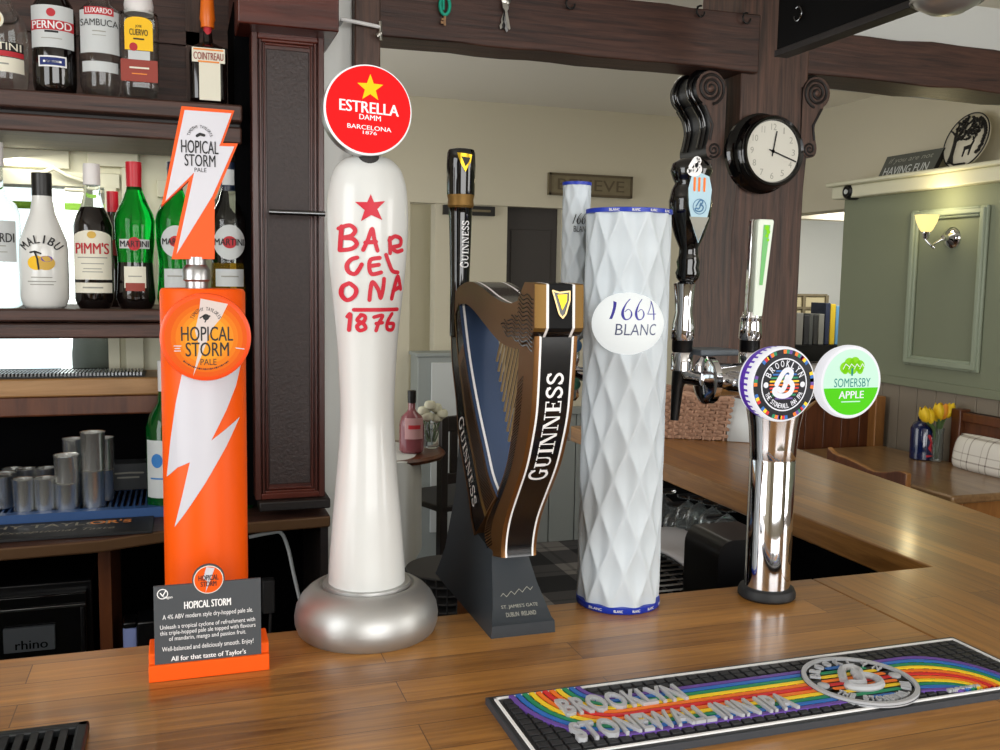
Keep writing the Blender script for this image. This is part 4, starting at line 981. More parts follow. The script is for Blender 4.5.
for u, c_ in ((-.5, 'r_orange'), (-.1, 'r_orange'), (.35, 'r_orange')): m.stroke([(hx3+.006+u*.0165, zq(208)+.020), (hx3+.006+u*.0165, zq(208)+.035)], .0032, c_, hp, d=.0004)
m.disc((hx3+.006, zq(208)), .0098, 'handle_blue', hp, r_in=.0088, d=.0004); script_b(m, hx3+.006, zq(208), .017, 'handle_blue', hp, .0018, .0005)
m.poly([(hx3+.006-.0142, zq(208)-.013), (hx3+.006+.0142, zq(208)-.013), (hx3+.006+.008, zq(208)-.026), (hx3+.006, zq(208)-.044), (hx3+.006-.008, zq(208)-.026)], 'etch', hp, d=.0004)
script_b(m, hx3-.002, zq(170), .024, 'white', lambda u, v, d=0: (u, 1.10-.0262-d, v), .0052)
m.build('tap_handle', tw, ang=60, label='black carved tap handle with a pale blue shield')
zq2 = lambda y_: A(754, y_, y=1.10).z; q0 = A(752, 314, y=1.10).x
m = MB(); mat('handle_white', (226, 236, 222), .25); mat('leaf_green', (112, 190, 110), .4); mat('clear_plastic', (236, 244, 240), .08, trans=.7)
pd = [(q0-.006, zq2(316)), (q0+.008, zq2(316)), (q0+.020, zq2(221)), (q0+.018, zq2(219.5)), (q0-.002, zq2(219.5)), (q0-.004, zq2(222))]
m.prism(pd, XZ(1.088), 0, -.012, 'handle_white')
m.prism([(u-.008, v) for u, v in pd[:1]+[(pd[0][0]+.004, pd[1][1]), (pd[4][0]+.002, pd[4][1])]+pd[4:]], XZ(1.088), -.003, -.010, 'chrome')
m.poly([(q0+.001, zq2(285)), (q0+.006, zq2(285)), (q0+.014, zq2(225)), (q0+.004, zq2(225))], 'leaf_green', XZ(1.088), d=.0006)
for k in range(4): m.disc((q0+.009+.002*(k % 2), zq2(228+4*k)), .0035-.0005*k, 'apple_leaf', XZ(1.088), d=.0010, seg=16)
m.build('tap_handle', tw, bevel=.0012, label='white paddle tap handle with green print')
# ================================================================== bar mat, drip tray
mt0 = thing('bar_mat', (.545, .76, Z0), 'black rubber bar mat with raised rainbow stripes and grey lettering', 'bar mat')
mx0, mx1, my0, my1, mh = .2665, .8205, .688, .8205, .0085
mat('mat_black', (34, 35, 38), .5); mat('mat_grey', (176, 178, 182), .5); mat('mat_side', (58, 62, 68), .5)
m = MB(); m.box((mx0, my0, Z0), (mx1, my1, Z0+.0065), 'mat_side'); m.box((mx0+.002, my0+.002, Z0+.0065), (mx1-.002, my1-.002, Z0+.0068), 'mat_black')
T = lambda u, v, d=0: (u, v, Z0+.0068+d)
e = .006
for lo, hi in (((mx0+e, my0+e), (mx1-e, my0+e+.0028)), ((mx0+e, my1-e-.0028), (mx1-e, my1-e)), ((mx0+e, my0+e), (mx0+e+.0028, my1-e)), ((mx1-e-.0028, my0+e), (mx1-e, my1-e))):
    m.box((lo[0], lo[1], Z0+.006), (hi[0], hi[1], Z0+.0082), 'white')
m.build('slab', mt0, bevel=.0015)
m = MB(); nx, ny = 44, 10; dx_, dy_ = (mx1-mx0-.024)/nx, (my1-my0-.024)/ny
lgx, lgy, lgr = .6305, .7435, .0550
for i in range(nx):
    for j in range(ny):
        x, y = mx0+.012+dx_*i, my0+.012+dy_*j
        m.box((x+.0012, y+.0012, Z0+.006), (x+dx_-.0012, y+dy_-.0012, Z0+.0090), 'mat_black')
m.build('rubber_studs', mt0, bevel=.0006)
cs = ['r_purple', 'r_blue', 'r_green', 'r_yellow', 'r_orange', 'r_red', 'r_orange', 'r_yellow', 'r_green', 'r_blue', 'r_purple']
m = MB()
for k in range(11):
    yy = .7105+.0070*k; xL = .289+.0068*k; xR = .716+.0068*k
    pts = []
    r = max(.008, .8195-yy-.0)*.86
    pts.append((xL, my1-e-.003))
    rr_ = (my1-e-.003)-yy
    for a in range(0, 91, 10): pts.append((xL+rr_*.80*(1-math.cos(R_(a))), yy+rr_*(1-math.sin(R_(a)))))
    pts.append((.40, yy)); pts.append((xR-.07, yy))
    r2 = yy-(my0+e+.003)
    for a in range(10, 91, 10): pts.append((xR-.07+(.07)*math.sin(R_(a)), yy-r2*(1-math.cos(R_(a)))))
    P3 = []
    for i in range(len(pts)):
        a, b_ = Vector(pts[max(i-1, 0)]), Vector(pts[min(i+1, len(pts)-1)]); t = (b_-a).normalized(); n = Vector((-t.y, t.x))
        P3.append((Vector(pts[i])+n*.0024, Vector(pts[i])-n*.0024))
    zt2 = Z0+.0098+(.0002 if k % 2 else 0)
    vs = []
    for a, b_ in P3: vs += [(a.x, a.y, Z0+.006), (a.x, a.y, zt2), (b_.x, b_.y, zt2), (b_.x, b_.y, Z0+.006)]
    m.add(vs, [(i*4+q_, i*4+q_+1, i*4+q_+5, i*4+q_+4) for i in range(len(P3)-1) for q_ in range(3)], cs[k] if k else 'r_purple')
m.build('rainbow_stripes', mt0, label='raised rainbow stripes')
m = MB()
m.disc((lgx, lgy), lgr+.001, 'mat_black', T, d=.0032, seg=64)
for i in range(9):
    yy = lgy+.034-.0085*i; hx_ = math.sqrt(max(0, .036**2-(yy-lgy)**2))
    if hx_ > .004: m.stroke([(lgx-hx_, yy), (lgx+hx_, yy)], .0062, cs[i+1], T, d=.0036)
L4 = lambda u, v, d=0: (u, v, Z0+.0105+d)
def ring(r0, r1, z0_, z1_, mt):
    m.lathe([(r0, z0_), (r0, z1_), (r1, z1_), (r1, z0_)], (lgx, lgy, 0), mt, 64, cap=False)
ring(lgr-.0045, lgr, Z0+.008, Z0+.0125, 'mat_grey')
def raised(body, box, h=.0026, bold=.012, z=.0098, fn=None):
    vs, fs = glyphs(body, bold, 0, .5, 1.0)
    x0 = min(v[0] for v in vs); x1 = max(v[0] for v in vs); y0_ = min(v[1] for v in vs); y1_ = max(v[1] for v in vs)
    u0, v0, u1, v1 = box; out = []
    for x, y, zz_ in vs:
        u, v = u0+(x-x0)/(x1-x0)*(u1-u0), v0+(y-y0_)/(y1_-y0_)*(v1-v0); ww_ = Z0+z+(h if zz_ > 0 else -.002)
        out.append((u, v, ww_) if fn is None else fn(u, v, ww_))
    m.add(out, fs, 'mat_grey')
def arc_raised(body, r, a0, a1, h, inside=False, wk=.62):
    for i, ch in enumerate(body):
        if ch == ' ': continue
        a = R_(a0+(a1-a0)*i/(len(body)-1)); ww_ = h*(wk if ch != 'I' else .2); ca, sa = math.cos(a), math.sin(a); sg = -1 if inside else 1
        raised(ch, (-ww_/2, -h/2, ww_/2, h/2), fn=lambda u, v, z_, ca=ca, sa=sa, sg=sg: (lgx+u*sg*ca+(r+v*sg)*sa, lgy-u*sg*sa+(r+v*sg)*ca, z_))
arc_raised('BROOKLYN', .0425, -62, 62, .0105); arc_raised('THE STONEWALL INN', .0425, 243, 117, .0095, True, .5)
for s in (-1, 1): m.lathe([(.0058, .0090), (.0058, .0118), (.004, .0125)], (lgx+s*.0425, lgy, Z0), 'mat_grey', 24)
P = [(-.30, .02), (-.05, .40), (.12, .48), (.24, .38), (.18, .22), (.02, .10), (.18, .10), (.30, -.04), (.22, -.26), (.0, -.36), (-.26, -.32), (-.38, -.20), (-.28, -.12), (-.10, -.18), (.02, -.02), (.08, .25)]
sp = spl(P, 5); m.tube([(lgx+p.x*.058, lgy+p.y*.058, Z0+.0112+.00002*i) for i, p in enumerate(sp)], .0042, 'mat_grey', 8)
m.build('round_emblem', mt0, label='raised grey ring emblem with a script letter')
m = MB(); raised('BROOKLYN', (.3225, .7545, .4460, .7860), .0030, .020); m.build('lettering', mt0, label='raised grey lettering of the upper line')
m = MB(); raised('STONEWALL INN IPA', (.3150, .7085, .5360, .7385), .0030, .018)
m.build('lettering', mt0, label='raised grey lettering of the lower line')
m = MB(); raised('BROOKLYN', (.700, .6995, .738, .7035), .0012, .012); m.build('lettering', mt0, label='tiny raised lettering at the right hand edge')

mat('tray_black', (30, 33, 35), .45, .2)
dt = thing('drip_tray', (-.2, .8, Z0), 'black slotted drip tray on the bar at the bottom left corner', 'drip tray')
m = MB(); x0, x1, y0_, y1_ = -.42, -.0825, .70, .8715
m.box((x0, y0_, Z0), (x1, y0_+.012, Z0+.009), 'tray_black'); m.box((x0, y1_-.010, Z0), (x1, y1_, Z0+.009), 'tray_black'); m.box((x1-.010, y0_, Z0), (x1, y1_, Z0+.009), 'tray_black'); m.box((x0, y0_, Z0), (x0+.01, y1_, Z0+.009), 'tray_black'); m.build('rim', dt, bevel=.002)
m = MB()
k = 0
while x1-.022-.0115*k > x0+.01:
    xx = x1-.022-.0115*k; m.box((xx, y0_+.01, Z0+.003), (xx+.0062, y1_-.009, Z0+.0078), 'tray_black'); k += 1
m.box((x0+.005, y0_+.005, Z0), (x1-.005, y1_-.005, Z0+.001), 'dark_void'); m.box((x0+.005, .79, Z0+.002), (x1-.005, .796, Z0+.007), 'tray_black'); m.build('grille', dt)

# ================================================================== bottles
mat('glass_clear', (244, 250, 248), .02, trans=1, ior=1.07, coat=1)
mat('glass_green', (10, 176, 52), .04, trans=.9, ior=1.3)
mat('glass_green_dark', (8, 84, 30), .06, trans=.35)
mat('glass_dark', (14, 9, 8), .05, coat=.5)
mat('glass_brown', (34, 16, 12), .05, coat=.5, trans=.2)
mat('white_bottle', (226, 226, 222), .22, coat=.3)
mat('liquid_gold', (230, 186, 60), .05, trans=.9, ior=1.1)
mat('cap_red', (196, 26, 44), .35); mat('cap_navy', (30, 40, 62), .35); mat('cap_black', (22, 20, 20), .35); mat('cap_white', (226, 222, 220), .4); mat('cap_orange', (232, 112, 24), .35)
mat('label_red', (186, 40, 50), .6); mat('label_yellow', (248, 196, 24), .6); mat('label_brick', (150, 62, 50), .6); mat('label_cream', (228, 224, 206), .6); mat('label_grey', (200, 204, 204), .6); mat('label_blue', (26, 44, 110), .6); mat('label_orange', (236, 142, 60), .6); mat('sky_blue', (50, 120, 190), .6); mat('label_black', (24, 22, 20), .6); mat('gold_ink', (210, 170, 70), .5)
GB = 'bottles on the lower shelf'; GU = 'bottles on the upper shelf'
YS = 2.12
def bottle(px_, ybase, Y, label, prof, body, cap, group, zbase, name='bottle', sq=False):
    """prof: (photo half width, photo y) from the base up, cap the same"""
    c = A(px_, ybase, y=Y); t = thing(name, (c.x, Y, zbase), label, 'bottle', group)
    s = (c-Vector((0, 0, CZ))).dot(FWD)/F
    hh = lambda y_: (ybase-y_)*s
    P = [(w_*s, hh(y_))+tuple(r) for w_, y_, *r in prof]
    P2 = [(P[0][0]*.86, 0)+tuple(P[0][2:]), (P[0][0], .006)+tuple(P[0][2:])]+P[1:]
    b = MB()
    if sq:
        for (r1, h1, *q1), (r2, h2, *q2) in zip(P2, P2[1:]):
            k1 = k2 = 1
            vs = []
            for r, h in ((r1, h1), (r2, h2)):
                for i in range(24):
                    a = 2*math.pi*(i+.5)/24; p_ = 5 if r > .012 else 2; ca, sa = math.cos(a), math.sin(a); rad = (abs(ca)**p_+abs(sa)**p_)**(-1/p_)
                    vs.append((c.x+r*rad*ca, Y+r*rad*sa*.9, zbase+h))
            b.add(vs, [(i, (i+1) % 24, 24+(i+1) % 24, 24+i) for i in range(24)], q1[0] if q1 else body, True)
    else: b.lathe([(r, h)+tuple(q_) for r, h, *q_ in P2], (c.x, Y, zbase), body, 40)
    b.build('glass', t, ang=50)
    if cap:
        cm, pts = cap; b = MB(); b.lathe([(pts[0][0]*s*.9, hh(pts[0][1]))]+[(w_*s, hh(y_)-.0005) for w_, y_ in pts]+[(pts[-1][0]*s*.8, hh(pts[-1][1]))], (c.x, Y, zbase), cm, 32); b.build('cap', t)
    return t, c, s
def lab(t, c, s, Y, zb, ybase, hw_, y0_, y1_, mt, R, writings=(), shape='rect', d=.0008, flat=False, off=0):
    """printed paper label wrapped on the bottle; writings: (text, y0, y1, half width, material, bold)"""
    b = MB(); zz_ = lambda y_: zb+(ybase-y_)*s; W = hw_*s; cx = c.x+off*s
    fn = (lambda u, v, dd=0: (u, Y-R*.9-dd, v)) if flat else CYL(c.x, Y, R)
    z0_, z1_ = zz_(y1_), zz_(y0_)
    cut = (.004, 0)
    if shape == 'rect': b.poly([(cx-W, z0_), (cx+W, z0_), (cx+W, z1_), (cx-W, z1_)], mt, fn, cut, d)
    elif shape == 'arch': b.poly([(cx-W, z0_), (cx+W, z0_), (cx+W, z1_-.012)]+[(cx+W*.98*math.cos(R_(a)), z1_-.012+.012*math.sin(R_(a))) for a in range(0, 181, 20)]+[(cx-W, z1_-.012)], mt, fn, cut, d)
    elif shape == 'disc': b.disc((cx, (z0_+z1_)/2), W, mt, fn, (z1_-z0_)/2, 32, d, 0, cut)
    for w_ in writings:
        tx_, a, b_, h_, m_, bd = w_[:6]; o_ = (w_[6] if len(w_) > 6 else 0)*s
        if tx_ == '#': b.poly([(cx+o_-h_*s, zz_(b_)), (cx+o_+h_*s, zz_(b_)), (cx+o_+h_*s, zz_(a)), (cx+o_-h_*s, zz_(a))], m_, fn, cut, d+.0005)
        elif tx_ == 'o': b.disc((cx+o_, (zz_(a)+zz_(b_))/2), h_*s, m_, fn, (zz_(a)-zz_(b_))/2, 24, d+.0006, 0, cut)
        else: b.text(tx_, (cx+o_-h_*s, zz_(b_), cx+o_+h_*s, zz_(a)), m_, fn, bd, d=d+.0011, cut=cut)
    b.build('label', [o_ for o_ in t.children if o_.name.startswith('glass')][0]); return t
ZL, ZU = 1.427, 1.846
BL = 307.5
# clear white-labelled bottle cut by the left edge
t, c, s = bottle(1, BL, YS, 'clear bottle with pale label cut off by the left edge, lower shelf', [(20, BL), (20.5, 290), (19, 262), (20, 235), (20, 215), (17, 205), (9, 198), (6, 188), (6, 150)], 'glass_clear', ('cap_white', [(7, 168), (7, 145)]), GB, ZL)
lab(t, c, s, YS, ZL, BL, 17, 222, 262, 'label_grey', 20.2*s, (('BACARDI', 234, 243, 15.5, 'ink', .02), ('#', 246, 247, 9, 'etch', 0), ('#', 252, 252.8, 10, 'etch', 0)))
# white coconut rum bottle
t, c, s = bottle(45.5, BL-1, YS, 'opaque white bottle with a black cap on the lower shelf', [(20, BL-1), (22.5, 296), (22.5, 250), (21.5, 240), (17, 228), (11.5, 213), (9.6, 202), (9, 195)], 'white_bottle', ('cap_black', [(9.3, 196), (9.3, 175), (9.3, 173.5)]), GB, ZL)
b = MB(); R = 22.6*s; fn = CYL(c.x, YS, R); zz = lambda y_: ZL+(BL-1-y_)*s
b.arc_text('MALIBU', (c.x, zz(259)), 20*s, -48, 48, 8*s, 'ink', fn, .03, d=.0008)
b.disc((c.x-4*s, zz(262)), 8*s, 'label_yellow', fn, 7*s, 24, .0008, 0, (.003, 0)); b.disc((c.x+4*s, zz(262)), 8*s, 'gold_ink', fn, 7*s, 24, .0012, 0, (.003, 0)); b.disc((c.x+5*s, zz(258)), 5*s, 'r_purple', fn, 3*s, 16, .0014)
b.stroke([(c.x-2*s, zz(268)), (c.x-3*s, zz(258)), (c.x-5*s, zz(252))], 1.6*s, 'ink', fn, d=.0018); b.stroke([(c.x-9*s, zz(252)), (c.x-5*s, zz(251)), (c.x, zz(253))], 1.6*s, 'ink', fn, d=.0018)
for a, h_ in ((276, 9), (280, 12), (283, 10)): b.stroke([(c.x-h_*s, zz(a)), (c.x-h_*.3*s, zz(a)), (c.x+h_*.3*s, zz(a)), (c.x+h_*s, zz(a))], .9*s, 'etch', fn, (.004, 0), .0008)
b.build('label', [o_ for o_ in t.children if o_.name.startswith('glass')][0])
# fruit cup bottle with the dark contents
t, c, s = bottle(95, BL, YS, 'dark bottle with white cap and big cream label, right of the opaque white bottle', [(16, BL, 'glass_dark'), (18, 298, 'glass_dark'), (18, 226, 'glass_dark'), (15, 216, 'glass_dark'), (11, 208), (8, 196), (7, 184)], 'glass_clear', ('cap_white', [(8, 186), (8, 168), (7.5, 165.5)]), GB, ZL)
lab(t, c, s, YS, ZL, BL, 16.6, 231, 279, 'label_cream', 18.1*s, (("PIMM'S", 243, 254, 14.5, 'label_red', .03), ('#', 257, 258, 13, 'etch', 0), ('#', 263, 263.8, 10, 'etch', 0), ('#', 268, 268.8, 8, 'etch', 0), ('#', 271, 271.8, 9, 'etch', 0), ('o', 232, 239, 4, 'gold_ink', 0)), 'arch')
lab(t, c, s, YS, ZL, BL, 16.6, 282, 292, 'label_cream', 18.1*s, (('#', 286, 287.5, 9, 'etch', 0),))
# hidden dark red bottle behind
t, c, s = bottle(115, BL-2, YS+.11, 'dark red bottle half hidden behind the two bottles with cream and red labels', [(13, BL-2), (14, 290), (14, 245), (6, 228), (5, 205)], 'glass_brown', ('cap_red', [(5.5, 212), (5.5, 192)]), GB, ZL)
lab(t, c, s, YS+.11, ZL, BL-2, 11, 240, 255, 'label_red', 14.1*s)
# green vermouth
def vermouth(px_, lbl, glass, lower, Y, capm, tall=True):
    return bottle(px_, BL, Y, lbl, [(16.5, BL, lower), (18.5, 297, lower), (17, 275, lower), (16.5, 262), (18.5, 240), (19, 221), (17.5, 214), (12, 202), (8, 192), (6.6, 186)], glass, (capm, [(7, 191), (7.4, 172), (7.6, 170), (7.4, 163.5)]), GB, ZL)
t, c, s = vermouth(136.5, 'green glass bottle with a red cap standing left of the orange font, lower shelf', 'glass_green', 'glass_dark', YS, 'cap_red')
lab(t, c, s, YS, ZL, BL, 13.5, 239.5, 248.5, 'label_grey', 18.6*s, (('o', 237.5, 250.5, 6, 'label_red', 0), ('MARTINI', 241, 247, 12.5, 'ink', .03)))
lab(t, c, s, YS, ZL, BL, 9.8, 266, 291, 'label_cream', 17.4*s, (('#', 275, 276, 6, 'etch', 0), ('#', 282, 290, 8.6, 'label_brick', 0)))
t, c, s = vermouth(177, 'green bottle with round white label behind the lightning bolt handle, lower shelf', 'glass_green', 'glass_green', YS, 'cap_navy')
lab(t, c, s, YS, ZL, BL, 13.5, 226, 257, 'label_grey', 18.6*s, (('o', 236, 247, 6, 'label_red', 0), ('MARTINI', 238.5, 244.5, 12, 'ink', .03)), 'disc'); lab(t, c, s, YS, ZL, BL, 11, 268, 287, 'label_grey', 17.6*s, (('#', 274.5, 275.8, 8, 'etch', 0),))
t, c, s = vermouth(229.5, 'clear bottle with yellowish contents and round white label right of the bolt handle', 'glass_clear', 'liquid_gold', YS, 'cap_navy')
lab(t, c, s, YS, ZL, BL, 14.5, 225, 259, 'label_grey', 18.7*s, (('o', 236, 248, 6.5, 'label_red', 0), ('MARTINI', 238.5, 245, 13.5, 'ink', .03)), 'disc'); lab(t, c, s, YS, ZL, BL, 13, 268, 285, 'label_grey', 17.8*s, (('#', 274.5, 275.8, 8, 'etch', 0),)); lab(t, c, s, YS, ZL, BL, 5.5, 171, 186, 'label_grey', 8.2*s)
# upper shelf
BU = 88.5
t, c, s = bottle(2, BU-2, 2.10, 'clear bottle with cream and black label bands, left end of upper shelf', [(23, BU-2), (25, 76), (25, 30), (23, 18), (15, 6), (8, -10), (7, -40)], 'glass_clear', ('cap_black', [(7.5, -40), (7.5, -60)]), GU, ZU)
lab(t, c, s, 2.10, ZU, BU-2, 22, 57, 71, 'label_cream', 25.1*s, (('#', 62.5, 64, 10, 'etch', 0),)); lab(t, c, s, 2.10, ZU, BU-2, 22, 42, 51, 'label_black', 25.2*s, (('MARTINI', 43, 50, 20, 'label_cream', .02),)); lab(t, c, s, 2.10, ZU, BU-2, 22, 51, 56, 'label_red', 25.2*s); lab(t, c, s, 2.10, ZU, BU-2, 7, 13, 30, 'label_cream', 24*s, (('o', 16, 27, 4.6, 'gold_ink', 0),), 'disc')
t, c, s = bottle(55.5, BU, 2.10, 'dark bottle with a white and red label, second from the left on the upper shelf', [(19, BU), (20.5, 78), (20.5, 12), (18, 2), (10, -12), (8, -40)], 'glass_dark', ('cap_white', [(8.5, -38), (8.5, -60)]), GU, ZU)
lab(t, c, s, 2.10, ZU, BU, 18.6, 6, 46, 'label_grey', 20.7*s, (('o', 9, 17, 4, 'label_red', 0), ('#', 20, 29.5, 18.6, 'label_red', 0), ('PERNOD', 21, 28.5, 17, 'white', .03), ('#', 30, 32, 6, 'ink', 0), ('#', 37, 37.7, 9, 'etch', 0)))
lab(t, c, s, 2.10, ZU, BU, 12.4, 54, 64.5, 'white', 20.7*s, (('#', 55.5, 63, 11, 'label_blue', 0), ('#', 58.5, 60.5, 8, 'white', 0)))
t, c, s = bottle(102, BU+2, 2.10, 'clear bottle with white label under a short red band, on the upper shelf', [(17, BU+2), (19.5, 80), (20.5, 60), (20, 20), (18.5, 6), (12, 0), (9, -20)], 'glass_clear', ('cap_white', [(9.5, -20), (9.5, -45)]), GU, ZU)
lab(t, c, s, 2.10, ZU, BU+2, 17.5, 9, 50, 'label_grey', 20.3*s, (('#', 6.5, 14, 13, 'label_red', 0), ('LUXARDO', 7.5, 12.5, 11.5, 'white', .03), ('SAMBUCA', 18, 24.5, 16.5, 'ink', 0), ('#', 29, 30, 6, 'etch', 0), ('#', 33, 33.6, 6, 'etch', 0))); lab(t, c, s, 2.10, ZU, BU+2, 16, 58, 68, 'label_grey', 20.3*s)
t, c, s = bottle(140.5, BU+4.5, 2.10, 'square clear bottle with arched yellow label and brick red band, upper shelf', [(15, BU+4.5), (17, 82), (18.5, 60), (18.8, 18), (17.5, 10), (12, 6), (8, -10), (8, -25)], 'glass_clear', ('cap_white', [(13, 9), (14, 0), (10, -20)]), GU, ZU, sq=True)
lab(t, c, s, 2.10, ZU, BU+4.5, 13, 15, 47, 'label_yellow', 18.9*s, (('JOSE', 23, 26, 3, 'ink', .02), ('CUERVO', 27, 33, 8.5, 'ink', .02), ('#', 35.5, 37, 5, 'ink', 0), ('o', 40, 48, 3.8, 'label_red', 0, -5)), 'arch', flat=True)
lab(t, c, s, 2.10, ZU, BU+4.5, 10, 47.5, 56, 'label_grey', 18.9*s, (), flat=True); lab(t, c, s, 2.10, ZU, BU+4.5, 17, 56, 77, 'label_brick', 19.0*s, (('#', 63, 64.6, 9, 'label_cream', 0), ('#', 69, 70, 7, 'label_orange', 0)), flat=True)
t, c, s = bottle(208.5, BU+6.5, 2.10, 'square dark bottle with orange cap and cream strip label, right end of upper shelf', [(15, BU+6.5), (17.5, 90), (18, 45), (16, 40), (5, 33), (3.5, 18)], 'glass_dark', ('cap_orange', [(6.5, 19), (6.5, 14), (7.5, 11), (6.6, -2), (6, -18)]), GU, ZU, sq=True)
lab(t, c, s, 2.10, ZU, BU+6.5, 10, 56, 92, 'label_cream', 18.1*s, (), flat=True, off=1); lab(t, c, s, 2.10, ZU, BU+6.5, 15.5, 42, 56, 'label_cream', 18.3*s, (('#', 43, 44.5, 14, 'label_orange', 0), ('COINTREAU', 46.5, 53.5, 14, 'label_brick', .02), ('#', 54.5, 56, 10, 'label_orange', 0)), flat=True)
b = MB(); b.lathe([(3.9*s, (BU+6.5-40)*s), (3.9*s, (BU+6.5-19)*s)], (c.x, 2.10, ZU), 'label_red', 20); b.build('neck_ribbon', t)
# bottles standing low, either side of the orange font
GL = 'green bottles on the low counter'
t, c, s = bottle(167, 502, 2.17, 'green bottle with a white label just left of the orange font, on the low counter', [(17, 502), (18.5, 492), (18.5, 416), (15, 404), (7.5, 392), (6, 378), (6, 352)], 'glass_green_dark', ('cap_white', [(6.5, 380), (6.5, 350)]), GL, .980)
lab(t, c, s, 2.17, .980, 502, 17, 427, 484, 'label_grey', 18.6*s, (('o', 440, 454, 5, 'sky_blue', 0, -8), ('#', 464, 465.5, 6, 'sky_blue', 0, -8)))
t, c, s = bottle(245, 500, 2.17, 'green bottle just right of the orange font, half hidden, on the low counter', [(10, 500), (11.5, 490), (11.5, 414), (9, 404), (4.5, 392), (4.5, 352)], 'glass_green_dark', ('cap_white', [(5, 372), (5, 345)]), GL, .980)
lab(t, c, s, 2.17, .980, 500, 9, 430, 480, 'label_grey', 11.6*s)
# ================================================================== behind the bar
mat('mat_blue', (44, 78, 128), .5)
ml = thing('glass_mat', (-.2, 2.2, .98), 'blue ribbed drainer mat under the steel measures on the low back counter', 'mat')
m = MB(); m.box((-.60, 2.12, .981), (-.035, 2.145, 1.003), 'mat_blue'); m.box((-.60, 2.40, .981), (-.035, 2.415, 1.003), 'mat_blue')
for k in range(46): x = -.595+.0122*k; m.box((x, 2.145, .990), (x+.005, 2.40, 1.000), 'mat_blue')
m.build('rack', ml)
rn = thing('bar_runner', (-.22, 2.03, .98), 'black bar runner with pale and orange lettering along the low back counter', 'bar mat')
m = MB(); m.box((-.58, 1.99, .981), (-.062, 2.112, .987), 'black_rubber'); m.build('pad', rn, bevel=.001)
rf = lambda u, v, d=0: (u, v, .9874+d)
m = MB(); mat('runner_pale', (150, 144, 128), .7)
m.text("TIMOTHY TAYLOR'S", (-.500, 2.066, -.105, 2.092), 'runner_pale', rf, .02)
m.text("OR'S", (-.185, 2.066, -.105, 2.092), 'label_orange', rf, .03, d=.0004)
m.build('lettering', rn)
m = MB(); m.text('Traditional Exceptional Taste', (-.480, 2.020, -.135, 2.042), 'runner_pale', rf, .0, .3)
m.build('lettering', rn)
bk_ = thing('tea_sign', (-.1, 2.30, 1.0), 'small grey box with faint lettering behind the steel measures', 'box'); bk_.name = 'grey_box'
m = MB(); m.box((-.165, 2.32, 1.0), (-.045, 2.38, 1.062), 'card_grey'); m.stroke([(-.150, 1.040), (-.12, 1.041), (-.09, 1.040)], .004, 'etch', XZ(2.3195)); m.stroke([(-.145, 1.030), (-.10, 1.030)], .004, 'etch', XZ(2.3195)); m.build('box', bk_, bevel=.002)
# steel thimble measures
mat('steel_cup', (232, 232, 228), .27, .95)
def cup(px_, yb, yt, Y, label, w_=19.5, zb=1.003, h=None):
    c = A(px_, yb, y=Y); s = (c-Vector((0, 0, CZ))).dot(FWD)/F; r = w_/2*s; hh = h or (yb-yt)*s
    t = thing('spirit_measure', (c.x, Y, zb), label, 'measuring cup', 'stainless steel measures on the blue mat')
    m = MB(); m.lathe([(r*.93, 0), (r*.96, .003), (r, hh-.004), (r*1.07, hh-.002), (r*1.07, hh), (r*.97, hh-.001), (r*.9, .006), (0, .005)], (c.x, Y, zb), 'steel_cup', 32); m.build('cup', t); return t, hh, c.x
L_ = 'steel measure '
H1 = .068
stack = [
 (93, 506, 2.16, 2, 'the lower of the two tallest, front right end', 'upper one of the pair at the front right end'),
]
t, h_, x_ = cup(94, 507, 470, 2.165, L_+'at the bottom of the tallest stack, front right', 21.5)
cup(93.5, 468, 430, 2.165, L_+'on top of the tallest stack, front right', 22.5, 1.003+h_+.0005)
t, h2, x_ = cup(67, 508, 482, 2.16, L_+'at the bottom of the second tallest stack, beside the tallest', 22)
cup(67, 484, 456, 2.16, L_+'on top of the second tallest stack, beside the tallest', 23, 1.003+h2+.0005)
for px_, Y, w_, yt, lb in ((45.5, 2.16, 20, 476, 'in the front row, third from the right end'), (24.5, 2.16, 20, 477, 'in the front row, fourth from the right end'), (3, 2.20, 19, 487, 'at the left edge of the photo, front row'),
        (6, 2.235, 20, 474, 'in the second row at the left edge of the photo'), (28, 2.27, 18.5, 466, 'in the back row, above the fourth front one'), (47, 2.27, 18.5, 465, 'in the back row, above the third front one'), (14, 2.28, 18.5, 468, 'in the back row, farthest left')):
    cup(px_, 508, 508-34, Y, L_+lb, w_, 1.003, .068)
for px_, Y, lb in ((74, 2.225, 'second stack of the back, directly behind the second tallest'), (104, 2.225, 'in the stack directly behind the tallest')):
    t, h3, _ = cup(px_, 505, 470, Y, L_+'at the bottom of the '+lb.replace('second stack of the back, ', 'stack ').replace('in the stack ', 'stack '), 20, 1.003, .068)
    cup(px_, 470, 440, Y, L_+'on top of the '+lb.replace('second stack of the back, ', 'stack ').replace('in the stack ', 'stack '), 20, 1.0715, .070)
# grating mat on the sill
gm = thing('grate_mat', (-.3, 2.32, 1.267), 'long black and silver grating mat on the window sill below the bottles', 'mat')
m = MB(); x1 = A(145, 380, y=2.3).x; m.box((-1.2, 2.285, 1.2672), (x1, 2.40, 1.270), 'black_rubber')
for k in range(130): x = x1-.006-.0075*k; m.box((x-.004, 2.29, 1.270), (x, 2.318, 1.277), 'steel_dark'); m.box((x-.004, 2.324, 1.270), (x, 2.352, 1.277), 'steel_dark'); m.box((x-.004, 2.358, 1.270), (x, 2.39, 1.277), 'steel_dark')
m.build('grating', gm)
